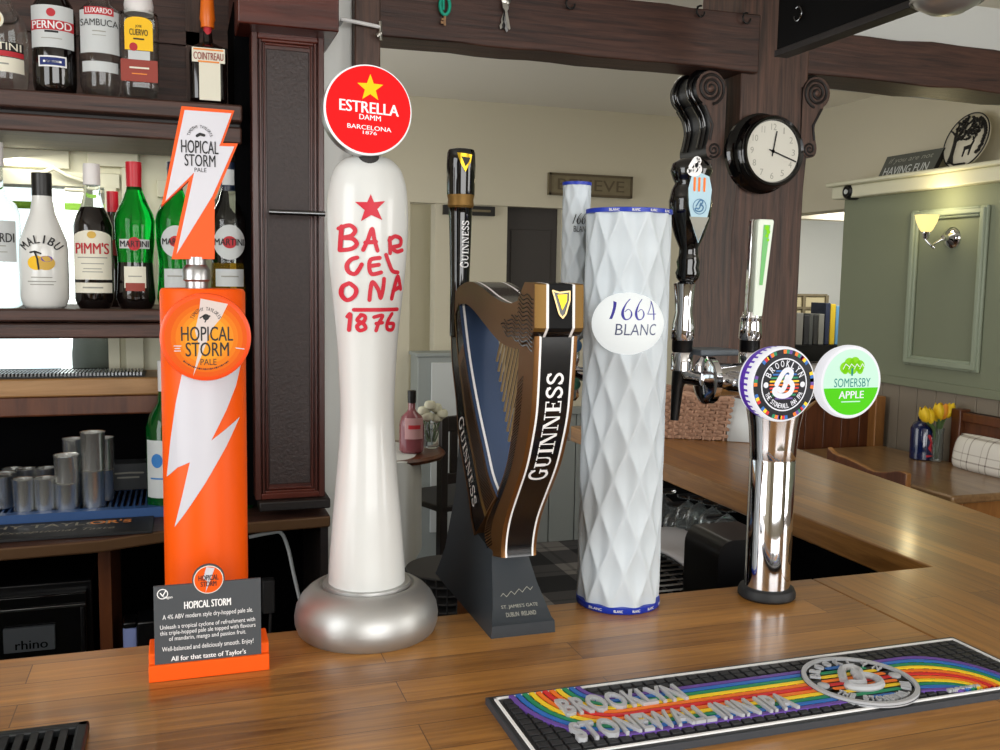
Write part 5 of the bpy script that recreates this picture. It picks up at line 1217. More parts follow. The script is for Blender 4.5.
# bottle cooler under the counter with its badge
fr_ = thing('bottle_cooler', (-.45, 2.2, 0), 'black under counter bottle cooler with a metal maker badge', 'fridge')
m = MB(); m.box((-.95, 2.14, .02), (-.19, 2.39, .85), 'black_plastic'); m.build('cabinet', fr_, bevel=.004)
m = MB(); m.box((-.94, 2.118, .40), (-.20, 2.139, .83), 'gloss_black'); m.box((-.94, 2.112, .800), (-.20, 2.118, .808), 'steel_dark'); m.box((-.212, 2.112, .40), (-.204, 2.118, .8), 'black_plastic'); m.build('door', fr_, bevel=.002)
m = MB(); u0, v0, u1, v1 = PB(3, 628, 55, 652, 2.105); m.box((u0, 2.106, v0), (u1, 2.117, v1), 'card_grey'); m.text('rhino', PB(15, 640, 48, 649, 2.105), 'dark_void', XZ(2.1055), .03); m.build('badge', fr_, bevel=.001, label='grey metal badge')
# odds and ends in the shade
mat('pale_blue', (150, 164, 220), .5)
o1 = thing('card_reader', (-.10, 2.1, .6), 'small pale blue and black device under the back counter left of the orange font', 'device')
m = MB(); a = A(131, 637, y=2.1); m.box((a.x-.016, 2.1, a.z-.06), (a.x+.012, 2.14, a.z+.02), 'pale_blue'); m.build('front', o1, bevel=.003)
m = MB(); m.box((a.x+.012, 2.09, a.z-.07), (a.x+.09, 2.17, a.z+.034), 'black_plastic'); m.box((a.x-.016, 2.095, a.z+.02), (a.x+.012, 2.15, a.z+.034), 'black_plastic'); m.build('housing', o1, bevel=.004)
o2 = thing('cabinet_shelf', (-.05, 2.25, 0), 'dark shelf unit standing in the shade below the pilaster', 'cabinet')
m = MB(); m.box((-.14, 2.12, .50), (.28, 2.39, .52), 'black_wood'); m.box((-.14, 2.12, 0), (-.12, 2.39, .5), 'black_wood'); m.box((.26, 2.12, 0), (.28, 2.39, .5), 'black_wood'); m.build('frame', o2)
o3 = thing('socket_box', (.18, 2.2, .75), 'grey plug adaptor box hanging under the low counter right of the card', 'socket')
m = MB(); a, b_ = A(262, 580, y=2.2), A(275, 612, y=2.2); m.box((a.x, 2.19, b_.z), (b_.x, 2.22, a.z), 'charcoal'); m.build('box', o3, bevel=.003)
m = MB(); m.tube([(b_.x-.01, 2.2, b_.z), (b_.x-.012, 2.2, b_.z-.05), (b_.x+.03, 2.21, b_.z-.07), (b_.x+.07, 2.21, b_.z-.06)], .004, 'charcoal', 8); m.build('flex', o3)
m = MB(); p = [A(*q_, y=2.16) for q_ in ((249, 537), (270, 533), (281, 533), (288, 548), (294, 575), (303, 612), (312, 640))]; m.tube(spl(p, 6), .0042, 'label_grey', 8)
tag(m.build('power_cable', loc=p[2]), 'pale grey cable hanging below the low counter beside the white font', 'cable')
# round crate of crockery behind the white font
cr_ = thing('wire_basket', (.60, 2.2, .72), 'dark round wire basket behind the bar between the white font and the harp', 'basket')
m = MB(); c = A(447, 585, y=2.25); r = .105
for k in range(7): m.lathe([(r*(.80+.034*k)-.003, .022*k), (r*(.80+.034*k), .022*k+.003), (r*(.80+.034*k)-.003, .022*k+.006)], (c.x, 2.25, c.z-.09), 'charcoal', 40)
for k in range(24): a = 2*math.pi*k/24; m.tube([(c.x+r*.8*math.cos(a), 2.25+r*.8*math.sin(a), c.z-.09), (c.x+r*math.cos(a), 2.25+r*math.sin(a), c.z+.045)], .0018, 'charcoal', 6)
m.lathe([(0, .002), (r*.78, 0), (r*.8, .004)], (c.x, 2.25, c.z-.09), 'charcoal', 40); m.build('wires', cr_)
st_ = thing('bar_sink', (.6, 2.2, 0), 'black work unit behind the bar below the wire basket', 'counter')
m = MB(); m.box((.44, 2.06, 0), (.86, 2.40, c.z-.115), 'dark_void'); m.box((.43, 2.05, c.z-.115), (.87, 2.41, c.z-.092), 'black_plastic'); m.build('body', st_, bevel=.004)
# glasses on the shelf inside the return
mat('glass_dim', (225, 232, 232), .05, trans=.92, ior=1.4)
proto = None; i = 0
names = ['nearest the 1664'][:0]
spots = [(664, 508), (676, 522), (688, 514), (686, 531), (699, 516), (703, 545), (712, 521), (716, 537), (727, 528), (672, 541), (683, 548), (696, 549)]
words = ['leftmost in the upper row', 'second from left, middle row', 'third from left in the upper row', 'lower one, fourth from left', 'fifth from left, topmost', 'sixth, in the middle', 'seventh, nearer the chrome tower', 'eighth, low beside the grey cloth', 'nearest the chrome tower', 'lowest at the left', 'lowest, second from left', 'lowest, just left of the grey cloth']
for (gx, gy), wd in zip(spots, words):
    c = A(gx, gy, x=1.09)
    if proto is None:
        proto = t = thing('wine_glass', (c.x, c.y, c.z), 'upturned wine glass under the counter return, '+wd, 'glass', 'wine glasses hung under the counter return')
        m = MB(); m.lathe([(.026, -.035), (.030, -.01), (.026, .012), (.012, .024), (.0035, .030), (.003, .036), (.026, .040), (.026, .042)], (c.x, c.y, c.z), 'glass_dim', 24, cap=False); m.build('glass', t)
        m = MB(); m.box((c.x-.028, c.y-.004, c.z+.043), (c.x+.028, c.y+.004, c.z+.047), 'charcoal'); m.build('hanger', t)
    else: copy_thing(proto, c, 'upturned wine glass under the counter return, '+wd)
rk = thing('wire_rack', (.95, 1.6, .9), 'black wire rack low behind the bar between the quilted font and chrome tower', 'rack')
m = MB(); z = .925
for k in range(9): m.tube([(.80, 1.48+.028*k, z), (1.03, 1.48+.028*k, z)], .003, 'steel_dark', 6)
for k in range(5): m.tube([(.81+.05*k, 1.46, z-.004), (.81+.05*k, 1.73, z-.004)], .003, 'charcoal', 6)
m.box((.78, 1.45, z-.12), (1.03, 1.46, z-.005), 'black_plastic'); m.box((.78, 1.46, 0), (1.03, 1.74, z-.12), 'dark_void'); m.build('wires', rk)
mat('grey_cloth', (190, 188, 190), .95)
ct = thing('bar_cloth', (1.07, 1.84, .9), 'grey cloth folded low behind the bar beside the chrome tower', 'cloth')
m = MB(); c0_, c1_ = A(668, 556, z=.93), A(728, 536, z=.93); nx, ny = 16, 8
vs = []
for i in range(nx+1):
    for j in range(ny+1):
        u, v = i/nx, j/ny; vs.append((.96+.20*u, 1.66+.22*v+.03*u, .928+.022*math.sin(u*2.8)*(1-.4*v)+.005*math.sin(u*9+v*5)))
m.add(vs, [(i*(ny+1)+j, (i+1)*(ny+1)+j, (i+1)*(ny+1)+j+1, i*(ny+1)+j+1) for i in range(nx) for j in range(ny)], 'grey_cloth', True); m.build('fabric', ct, solid=.006)
bx_ = thing('till_housing', (.79, 1.2, 1.0), 'black rounded housing behind the chrome tower below bar level', 'device'); bx_.name = 'cooler_housing'
m = MB(); a, b_ = A(711, 560, y=1.22), A(748, 560, y=1.22); zt_b, zb_b = A(728, 537, y=1.22).z, A(728, 592, y=1.22).z
m.prism([(a.x, zb_b-.3)]+[(a.x+.022-.022*math.cos(R_(t_)), zt_b-.028+.028*math.sin(R_(t_))) for t_ in range(0, 91, 15)]+[(b_.x+.03, zt_b), (b_.x+.03, zb_b-.3)], XZ(1.2), 0, -.10, 'black_plastic', None, True); m.build('shell', bx_, ang=60)

# wicker basket on the return
mat('wicker', (196, 158, 132), .8, noise=(136, 102, 82), nscale=60)
wb = thing('wicker_basket', (1.2, 2.2, Z0), 'woven wicker basket on the oak return behind the fonts', 'basket')
p0, p1 = A(660, 438, z=Z0), A(723, 441, z=Z0); ax = (p1-p0).normalized(); ay = Vector((-ax.y, ax.x, 0)); O = p1+Vector((0, 0, .001))
Lb, Db, Hb = .30, .13, .115
def bas(u, v, w_): f = 1+.10*w_/Hb; q_ = O+ax*(-Lb/2+(u-.5)*Lb*f)+ay*(Db/2+(v-.5)*Db*f); return (q_.x, q_.y, Z0+.001+w_)
m = MB(); per = [(i/24, 0) for i in range(24)]+[(1, i/10) for i in range(10)]+[(1-i/24, 1) for i in range(24)]+[(0, 1-i/10) for i in range(10)]
N_ = len(per)
for r in range(13):
    z = .005+r*(Hb-.01)/12.5; pts = []
    for i, (u, v) in enumerate(per+per[:1]):
        o_ = .0042*(1 if (i+r) % 2 else -1)
        cu, cv = (u-.5), (v-.5); pts.append(bas(u+o_*cu*2/Lb*1.6, v+o_*cv*2/Db*1.6, z+.0015*math.sin(i*1.7+r)))
    m.tube(pts, .0050, 'wicker', 6)
for i in range(0, N_, 2): u, v = per[i]; m.tube([bas(u, v, .0), bas(u, v, Hb)], .003, 'wicker', 6)
for k, ph in enumerate((0, 1.57)):
    m.tube([bas(u+.012*math.sin(i*1.2+ph)*(1 if v in (0, 1) else 0), v, Hb+.004*math.cos(i*1.2+ph)) for i, (u, v) in enumerate(per+per[:1])], .006, 'wicker', 6)
m.prism([(0, 0), (1, 0), (1, 1), (0, 1)], lambda u, v, d=0: bas(u, v, .003+d), 0, .004, 'wicker'); m.build('weave', wb)
sh_ = thing('grey_folder', (1.32, 2.05, Z0), 'grey card leaning on the basket behind the chrome tower', 'card')
m = MB(); pa, pb = A(723, 441, z=Z0), A(741, 440, z=Z0); ta, tb_ = A(724, 400, y=pa.y+.02), A(738, 398, y=pb.y+.02)
vs = [(pa.x+.006, pa.y-.01, Z0+.001), (pb.x+.02, pb.y-.06, Z0+.001), (pb.x+.02, pb.y-.03, Z0+.10), (pa.x+.006, pa.y+.02-.01, Z0+.115)]
m.add(vs, [(0, 1, 2, 3)], 'label_grey'); m.build('sheet', sh_, solid=.003)

# ================================================================== clock, scrolls, keys, gantry
mat('numeral', (176, 174, 162), .6); mat('clock_face', (228, 226, 214), .5)
ck = thing('wall_clock', (1.5, 2.3, 1.84), 'round black rimmed wall clock with a pale face on the timber post', 'clock')
yck = 2.262; c = A(774.5, 151, y=yck-.01); rc_ = .099
m = MB(); m.lathe([(rc_*1.03, -.068), (rc_*1.11, -.064), (rc_*1.11, -.052), (rc_*.96, -.040), (rc_*.90, -.012), (rc_*.97, -.004), (rc_*.98, .004), (rc_*.93, .012), (rc_*.86, .010), (rc_*.82, .001), (0, .0005)], (c.x, yck, c.z), 'gloss_black', 64, 'Y'); m.build('case', ck, ang=50)
m = MB(); m.disc((c.x, c.z), rc_*.83, 'clock_face', XZ(yck-.0015), seg=64, d=.0005)
P = XZ(yck-.0022)
for h in range(12):
    a = R_(30*(h or 12)); r = rc_*.66; x, z = c.x+r*math.sin(a), c.z+r*math.cos(a); s = str(h or 12); w2 = {1: .0052, 2: .0105}[len(s)]*(.35 if s == '1' else .8 if s in ('10', '12') else .5 if s == '11' else 1)
    m.text(s, (x-w2, z-.0085, x+w2, z+.0085), 'numeral', P, 0, d=.0004)
face_ = m.build('face', ck, label='pale clock face with faint numerals')
def hand(a, l, wd):
    a = R_(a); m = MB(); m.stroke([(c.x-.012*math.sin(a), c.z-.012*math.cos(a)), (c.x+l*math.sin(a), c.z+l*math.cos(a))], wd, 'ink', XZ(yck-.004), d=.0); m.disc((c.x, c.z), .005, 'ink', XZ(yck-.0042), d=.0003); m.build('hand', face_)
hand(10, rc_*.54, .0042); hand(108, rc_*.78, .0038)
def corbel(cx, cz, r, sx, label):
    """carved scroll bracket: big scroll, sweeping stem, small scroll"""
    Y0_, Y1_ = 2.325, 2.47
    t = thing('scroll_bracket', (cx, 2.4, cz), label, 'bracket')
    g = lambda u, v: (cx+sx*u*r, cz+v*r)
    out = [(math.cos(R_(a)), math.sin(R_(a))) for a in range(200, -61, -13)]
    # u grows away from the post for sx=+1
    stem = [(.55, -.95), (.15, -1.5), (-.05, -2.2), (.05, -2.9), (.18, -3.5), (.05, -3.95), (-.35, -4.1), (-.8, -3.9), (-1.0, -3.4), (-1.05, -1.5), (-1.05, .3)]
    m = MB(); m.prism([g(*q_) for q_ in out]+[(lambda p_: g(p_.x, p_.y))(p_) for p_ in spl(stem, 4)], XZ(Y0_), 0, -(Y1_-Y0_), 'dark_wood_z', 'black_paint', True)
    m.build('bracket', t, ang=40)
    m = MB(); sp_ = []
    for i in range(60): a = i*.29; rr2 = .10+.84*i/60; sp_.append((*g(rr2*math.cos(a)*1, rr2*math.sin(a)),))
    m.tube([(u, Y0_-.0005, v) for u, v in sp_], .0042, 'black_wood', 8); m.lathe([(.011, 0), (.006, .004)], (cx, Y0_, cz), 'dark_wood_z', 16, 'Y')
    cz2 = cz-3.55*r; cx2 = cx-sx*.35*r
    m.tube([(cx2+(.05+.42*i/30)*r*math.cos(i*.4)*sx, Y0_-.0005, cz2+(.05+.42*i/30)*r*math.sin(i*.4)) for i in range(30)], .003, 'black_wood', 8)
    m.tube([(g(.40, -1.0)[0], Y0_, g(.4, -1.0)[1]), (g(-.2, -2.1)[0], Y0_, g(-.2, -2.1)[1]), (g(-.05, -3.0)[0], Y0_, g(-.05, -3.0)[1])], .004, 'black_wood', 8)
    for k in range(2): # heavy rolls round the outer edge
        yy = Y0_+.032+.078*k; m.tube([(g(1.0*math.cos(R_(a)), 1.0*math.sin(R_(a)))[0], yy, g(0, math.sin(R_(a)))[1]) for a in range(150, -70, -15)]+[(g(q_.x, q_.y)[0], yy, g(q_.x, q_.y)[1]) for q_ in spl(stem[:5], 3)], .013, 'gloss_black', 10)
    m.build('carving', t, label='spiral carving and ribbed edge')
a = A(711, 88, y=2.325); corbel(a.x, a.z, .046, -1, 'dark carved scroll bracket under the beam left of the clock')
a = A(817, 93, y=2.325); corbel(a.x, a.z, .044, 1, 'dark carved scroll bracket under the beam right of the clock')
# hooks, keys
mat('teal', (22, 170, 140), .45); mat('brass_key', (150, 116, 84), .4, .6); mat('hook_steel', (180, 178, 170), .3, 1)
for px_, py_, lb in ((570, 2, 'small dark hook on the beam, left of the other two small hooks'), (700, 10, 'small black cup hook on the beam, middle of the three'), (746, 17, 'small black cup hook on the beam next to the black gantry')):
    a = A(px_, py_, y=YB1-.012); t = thing('cup_hook', a, lb, 'hook'); m = MB()
    m.tube([(a.x, YB1+.002, a.z+.012), (a.x, YB1-.015, a.z+.010)]+[(a.x+.012*math.cos(R_(k)), YB1-.016, a.z-.004+.014*math.sin(R_(k))) for k in range(80, 361, 28)], .0026, 'black_paint', 8); m.build('hook', t)
a = A(445, 6, y=YB1-.015); t = thing('key', a, 'small brass key on a teal plastic coil hanging from the beam', 'key')
m = MB(); m.tube([(a.x+.012*math.sin(R_(k)), YB1-.014, a.z+.002-.022*math.cos(R_(k))*(1 if k < 400 else 1)) for k in range(-150, 151, 15)], .0042, 'teal', 10); m.tube([(a.x-.004, YB1-.016, a.z+.05), (a.x-.004, YB1-.016, a.z-.01)], .003, 'teal', 8); m.build('coil', t, label='teal plastic coil')
m = MB(); m.box((a.x-.0025, YB1-.016, a.z-.046), (a.x+.0025, YB1-.012, a.z-.018), 'brass_key'); m.box((a.x-.010, YB1-.0155, a.z-.042), (a.x-.002, YB1-.0125, a.z-.036), 'brass_key'); m.box((a.x-.008, YB1-.0155, a.z-.034), (a.x-.002, YB1-.0125, a.z-.029), 'brass_key'); m.build('key_blade', t, label='brass key')
a = A(506, 5, y=YB1-.015); t = thing('key_bunch', a, 'bunch of silver keys hanging from the middle of the beam', 'keys')
m = MB(); m.lathe([(.010, -.0015), (.012, 0), (.010, .0015)], (a.x, YB1-.016, a.z+.012), 'hook_steel', 24, 'Y'); m.tube([(a.x, YB1, a.z+.03), (a.x, YB1-.016, a.z+.024)], .003, 'black_paint', 8); m.build('ring', t)
for dx, ln, an, mt_ in ((-.012, .062, -12, 'hook_steel'), (-.004, .066, -4, 'brushed'), (.004, .058, 5, 'black_paint'), (.011, .060, 14, 'hook_steel')):
    m = MB(); an = R_(an); f = lambda u, v, d=0, an=an, dx=dx: (a.x+dx*.4+u*math.cos(an)-v*math.sin(-an), YB1-.014+dx*.5-d, a.z+.004+u*math.sin(-an)*0+v*math.cos(an))
    m.prism([(-.0065, 0), (.0065, 0), (.0075, -.012), (.003, -.02), (.003, -ln), (-.001, -ln-.003), (-.005, -ln+.006), (-.002, -ln+.014), (-.005, -ln+.02), (-.003, -.02), (-.0075, -.012)], f, 0, -.002, mt_); m.build('key', t)
a = A(362, 22, y=2.13); t = thing('hanging_rod', (a.x, 2.13, a.z), 'short white metal rod with a clip on the dark upright above the red disc', 'hook')
m = MB(); p0, p1 = A(341, 19, y=2.13), A(380, 27, y=2.13); m.tube([(p0.x, 2.13, p0.z), (p1.x, 2.13, p1.z)], .0042, 'white', 10); m.tube([(p0.x+.004, 2.13, p0.z), (p0.x+.004, 2.185, p0.z)], .004, 'steel_dark', 8); m.build('rod', t)
m = MB(); m.tube([(p1.x, 2.13, p1.z+.012), (p1.x+.002, 2.13, p1.z-.028)], .004, 'hook_steel', 8); m.tube([(p1.x+.002, 2.13, p1.z-.012), (p1.x-.008, 2.13, p1.z-.020)], .005, 'hook_steel', 8); m.build('clip', t)
mat('gantry_black', (6, 6, 7), .7, spec=.15)
gt = thing('glass_gantry', (1.41, 1.6, 2.06), 'black gantry board hanging over the counter return at the top right', 'gantry')
m = MB(); x = 1.40; m.box((x, 1.0, 2.060), (x+.032, 2.07, CEIL-.005), 'gantry_black'); m.box((x-.004, 1.0, 2.056), (x+.036, 2.074, 2.072), 'black_wood'); m.build('board', gt, bevel=.002)
m = MB(); a = A(800, 14, x=x); m.tube([(x-.006, a.y+.014*math.cos(R_(k)), a.z+.016*math.sin(R_(k))) for k in range(60, 351, 18)], .0022, 'steel_dark', 8); m.build('hook', gt)
mat('soft_steel', (214, 214, 212), .3, .85)
a = A(948, -14, y=1.50); t = thing('steel_bowl', a, 'shiny steel bowl hanging at the top edge beside the black gantry', 'bowl')
rr3 = A(977, 0, y=1.50).x-a.x
m = MB(); zb_ = A(950, 15, y=1.50).z-a.z; m.lathe([(0, zb_), (rr3*.45, zb_+.004), (rr3*.8, zb_+.018), (rr3, zb_+.042), (rr3*1.04, zb_+.075), (rr3*1.0, zb_+.12), (rr3*.97, zb_+.12), (rr3*.95, zb_+.05)], a, 'soft_steel', 48)
for k in (.022, .05): m.lathe([(rr3*(.82+k*4), zb_+k), (rr3*(.85+k*4), zb_+k+.003), (rr3*(.83+k*4), zb_+k+.006)], a, 'soft_steel', 48, cap=False)
m.build('bowl', t); m = MB(); m.tube([(a.x, a.y, a.z+zb_+.03), (a.x, a.y, CEIL)], .004, 'steel_dark', 8); m.build('hanger', t)

# ================================================================== the lounge beyond the bar
Y1 = 4.0
tb = thing('side_table', (.93, 4.05, 0), 'small round table under a hanging white cloth in the far lounge', 'table')
zt5 = A(411, 453, y=Y1).z
m = MB(); m.lathe([(.26, zt5-.03), (.27, zt5-.015), (.26, zt5-.004)], (.85, 4.12, 0), 'bench_wood', 40); m.build('tabletop', tb)
m = MB(); m.lathe([(.16, 0), (.16, .02), (.03, .06), (.03, zt5-.03)], (.85, 4.12, 0), 'black_wood', 24); m.build('pedestal', tb)
mat('white_cloth', (206, 208, 206), .9)
m = MB(); vs = []; n_ = 72
for j, (r, z) in enumerate(((0, zt5), (.24, zt5), (.275, zt5-.01), (.285, zt5-.08), (.285, zt5-.25), (.29, .30))):
    for i in range(n_): a_ = 2*math.pi*i/n_; w2 = 1+(.035*math.sin(9*a_) if j > 2 else 0); vs.append((.85+r*w2*math.cos(a_)*.52, 4.12+r*w2*math.sin(a_), z-(.03*math.sin(4*a_) if j == 5 else 0)))
m.add(vs, [(j*n_+i, j*n_+(i+1) % n_, (j+1)*n_+(i+1) % n_, (j+1)*n_+i) for j in range(5) for i in range(n_)], 'white_cloth', True)
tag(m.build('tablecloth', loc=(.85, 4.12, zt5)), 'white cloth hanging over the small table in the far lounge', 'tablecloth')
mat('pink_glass', (150, 84, 92), .08, trans=.3, coat=.4); mat('pink_label', (196, 150, 152), .6)
c = A(411.5, 451, y=4.02); s = (c-Vector((0, 0, CZ))).dot(FWD)/F
t = thing('bottle', (c.x, 4.02, zt5), 'pink gin bottle on the white clothed table in the far lounge', 'bottle')
m = MB(); m.lathe([(10.5*s, 0), (12.5*s, .01), (12.5*s, 28*s), (10.5*s, 36*s), (5*s, 41*s), (3.6*s, 44*s), (3.6*s, 52*s)], (c.x, 4.02, zt5+.001), 'pink_glass', 32); m.build('glass', t)
m = MB(); m.lathe([(4.2*s, 50*s), (4.4*s, 62*s), (2*s, 62.5*s)], (c.x, 4.02, zt5), 'cap_black', 20); m.build('cap', t)
lab(t, c, s, 4.02, zt5, 451, 9, 415, 436, 'pink_label', 12.8*s, (('#', 422, 426, 6, 'label_red', 0),))
c = A(431, 452, y=4.10)
t = thing('flower_vase', (c.x, 4.10, zt5), 'glass vase of white roses beside the pink bottle', 'vase')
m = MB(); m.lathe([(.026, 0), (.034, .005), (.036, .08), (.030, .085), (.03, .11)], (c.x, 4.10, zt5+.001), 'glass_dim', 24); m.build('vase', t)
mat('rose_white', (214, 212, 190), .8); mat('stem_green', (78, 104, 58), .7)
rnd = random.Random(4)
for dx, dz in ((-.05, .19), (-.015, .215), (.025, .20), (.055, .175), (-.03, .165), (.03, .155)):
    m = MB(); m.lathe([(.004, -.022), (.024, -.010), (.028, .004), (.022, .018), (.014, .022), (.012, .014), (.004, .018)], (c.x+dx*.8, 4.10+rnd.uniform(-.03, .03), zt5+dz-.02), 'rose_white', 14); m.tube([(c.x+dx*.8, 4.10, zt5+dz-.035), (c.x+dx*.2, 4.10, zt5+.03)], .003, 'stem_green', 6); m.build('rose', t)
def slat_chair(x, y, rz, label, wood_='bench_wood', zs=.44, zt=.92, group='slatted chairs in the far lounge'):
    t = thing('dining_chair', (x, y, 0), label, 'chair', group); ca, sa = math.cos(rz), math.sin(rz)
    f = lambda u, v, w_: (x+u*ca-v*sa, y+u*sa+v*ca, w_)
    b = MB(); b.box((-.2, -.2, zs-.03), (.2, .2, zs), wood_, f); b.build('seat', t, bevel=.006)
    for u, v, h in ((-.18, -.18, zs-.03), (.18, -.18, zs-.03), (-.18, .18, zt), (.18, .18, zt)): b = MB(); b.box((u-.02, v-.02, 0), (u+.02, v+.02, h), wood_, f); b.build('leg', t, bevel=.004)
    b = MB(); b.box((-.19, .165, zt-.07), (.19, .19, zt), wood_, f); b.box((-.19, .165, zs+.10), (.19, .19, zs+.15), wood_, f)
    for k in range(4): b.box((-.125+.08*k-.02, .17, zs+.15), (-.125+.08*k+.02, .185, zt-.07), wood_, f)
    b.build('backrest', t, bevel=.003); return t
slat_chair(1.25, 4.45, R_(200), 'dark slatted chair beside the white clothed table in the far lounge', 'black_wood', .44, .86)
pass
cb_ = thing('sideboard', (1.2, 4.85, 0), 'grey painted cupboard against the far wall', 'cupboard')
a, b_ = A(418, 357, y=4.82), A(462, 357, y=4.82)
m = MB(); m.box((a.x, 4.82, 0), (b_.x+.1, 4.99, a.z), 'grey_wainscot'); m.box((a.x-.01, 4.81, a.z), (b_.x+.11, 4.99, a.z+.02), 'grey_wainscot'); m.build('body', cb_, bevel=.004)
m = MB(); m.box((a.x+.07, 4.805, .15), (b_.x+.05, 4.82, a.z-.03), 'label_grey'); m.build('door', cb_, bevel=.003)
mat('sign_wood', (130, 120, 94), .7, noise=(110, 98, 74), nscale=30); mat('sign_ink', (92, 80, 60), .7)
c0, c1 = A(549.5, 173, y=YB-.03), A(632, 197.5, y=YB-.03)
t = thing('wall_sign', ((c0.x+c1.x)/2, YB-.02, c1.z), 'brown wooden word sign on the far wall above the quilted font', 'sign')
m = MB(); z0s, z1s = A(590, 196.5, y=YB-.03).z, A(590, 174.5, y=YB-.03).z; m.box((c0.x, YB-.03, z0s), (c1.x, YB-.002, z1s), 'sign_wood')
for a_, b2 in (((c0.x, z0s), (c1.x, z0s+.012)), ((c0.x, z1s-.012), (c1.x, z1s)), ((c0.x, z0s), (c0.x+.012, z1s)), ((c1.x-.012, z0s), (c1.x, z1s))): m.box((a_[0], YB-.036, a_[1]), (b2[0], YB-.028, b2[1]), 'sign_ink')
m.text('BELIEVE', (c0.x+.05, z0s+.03, c1.x-.05, z1s-.03), 'sign_ink', XZ(YB-.031), .02); m.build('board', t)
c0, c1 = A(444.5, 205.5, y=YB-.02), A(495.5, 216, y=YB-.02)
t = thing('door_sign', ((c0.x+c1.x)/2, YB-.01, c1.z), 'small black sign on the far wall behind the black tap handle', 'sign')
m = MB(); m.box((c0.x, YB-.012, c1.z), (c1.x, YB+.018, c1.z+.05), 'label_black'); m.stroke([(c0.x+.13, c1.z+.025), (c1.x-.03, c1.z+.025)], .012, 'sign_wood', XZ(YB-.0125)); m.build('plate', t)

# --- right hand side: ledge ornaments, lamp, bench, table
XF = XW-.02
yz = lambda x: (lambda u, v, d=0: (x-d, -u, v))     # a face looking toward -X; u runs to the right as seen
def hf_pts(pts, x): return [(-A(a_, b2, x=x).y, A(a_, b2, x=x).z) for a_, b2 in pts]
zl_ = 2.012
mat('slate', (84, 86, 80), .7); mat('slate_side', (36, 34, 32), .7)
t = thing('word_sign', (XW+.03, 3.7, zl_), 'slanted dark grey word sign leaning on the ledge', 'sign')
ya, yb2 = A(879, 177, x=XW+.02).y, A(934, 168, x=XW+.02).y
P4 = [(-ya, zl_), (-yb2, zl_), (-yb2+.03, zl_+.105), (-ya+.025, zl_+.105)]
lean = lambda u, v, d=0: (XW+.01+(v-zl_)*.3-d, -u, v)
m = MB(); m.prism(P4, lean, 0, -.025, 'slate', 'slate_side')
m.text('HAVING FUN', (-ya+.03, zl_+.012, -yb2-.03, zl_+.05), 'label_grey', lean, .02, .2, d=.001); m.text('if you are not', (-ya+.05, zl_+.062, -yb2-.02, zl_+.092), 'etch', lean, 0, .3, d=.001); m.build('board', t)
t = thing('tree_plaque', (XW+.06, 3.5, zl_), 'round cut metal plaque of a black tree leaning on the ledge', 'ornament')
c = A(965, 140.5, x=XW+.05); rp = (A(965, 112, x=XW+.05).z-zl_)/2; cz_p = zl_+rp; cy_p = c.y
ln2 = lambda u, v, d=0: (XW+.02+(v-zl_)*.3-d, -u, v)
mat('plaque_pale', (214, 208, 190), .8)
m = MB(); m.lathe([(0, 0)], (0, 0, 0), 'plaque_pale', 3, cap=False) if False else None
U0 = -cy_p
m.disc((U0, cz_p), rp*.98, 'plaque_pale', ln2, d=.001, seg=48); m.build('backing', t, solid=.01)
m = MB(); D = lambda x_, z_: (U0+x_*rp, cz_p+z_*rp); mt_ = 'label_black'
m.disc((U0, cz_p), rp, mt_, ln2, d=.004, seg=48, r_in=rp*.965)
m.poly([D(-.62, -.78), D(-.30, -.78), D(-.40, -.5), D(-.42, 0), D(-.36, .25), D(-.50, .1), D(-.60, .25), D(-.56, 0), D(-.55, -.5)], mt_, ln2, d=.005)
for p_ in ([(-.48, 0), (-.3, .35), (-.1, .6), (.1, .75)], [(-.45, .1), (-.55, .5), (-.5, .7)], [(-.4, .05), (0, .3), (.3, .4)], [(-.3, .35), (-.25, .75)], [(-.1, .25), (.15, .6), (.4, .7)], [(-.5, -.7), (-.2, -.85), (.3, -.85)], [(-.5, .2), (-.75, .4)]): m.stroke([D(*q_) for q_ in p_], rp*.06, mt_, ln2, d=.005)
for k in range(110):
    a_ = rnd.uniform(0, 6.28); r = math.sqrt(rnd.uniform(0, 1)); x_, z_ = .0+.62*r*math.cos(a_), .45+.42*r*math.sin(a_)
    if x_*x_+z_*z_ < .85: m.disc(D(x_, z_), rp*rnd.uniform(.03, .065), mt_, ln2, seg=6, d=.0052)
for k in range(16): a_ = R_(-35+6.5*k); m.disc(D(.84*math.cos(a_), .84*math.sin(a_)), rp*.075, mt_, ln2, seg=6, d=.005)
m.poly([D(.02, -.22), (D(.3, -.18)), D(.38, -.02), D(.42, -.05), D(.36, -.25), D(.34, -.55), D(.30, -.55), D(.28, -.32), D(.10, -.34), D(.08, -.58), D(.04, -.58), D(.04, -.35)], mt_, ln2, d=.005); m.stroke([D(.36, -.02), D(.30, .12)], rp*.03, mt_, ln2, d=.005); m.stroke([D(.40, -.02), D(.46, .12)], rp*.03, mt_, ln2, d=.005)
m.build('tree_cutout', t, solid=.004, label='black tree and deer silhouette')
# camera dome on the ledge end
c = A(851, 192, x=XW-.03); t = thing('security_camera', (XW-.02, c.y, c.z), 'small black dome camera under the end of the ledge', 'camera')
m = MB(); m.lathe([(.036, .05), (.040, .03), (.040, -.02), (.034, -.035), (.026, -.04), (.022, -.036)], (c.x+.01, c.y, c.z), 'black_plastic', 32, 'X'); m.build('housing', t); m = MB(); m.lathe([(.012, -.043), (.010, -.036), (.0, -.036)], (c.x+.01, c.y, c.z), 'label_grey', 20, 'X'); m.build('lens', t)
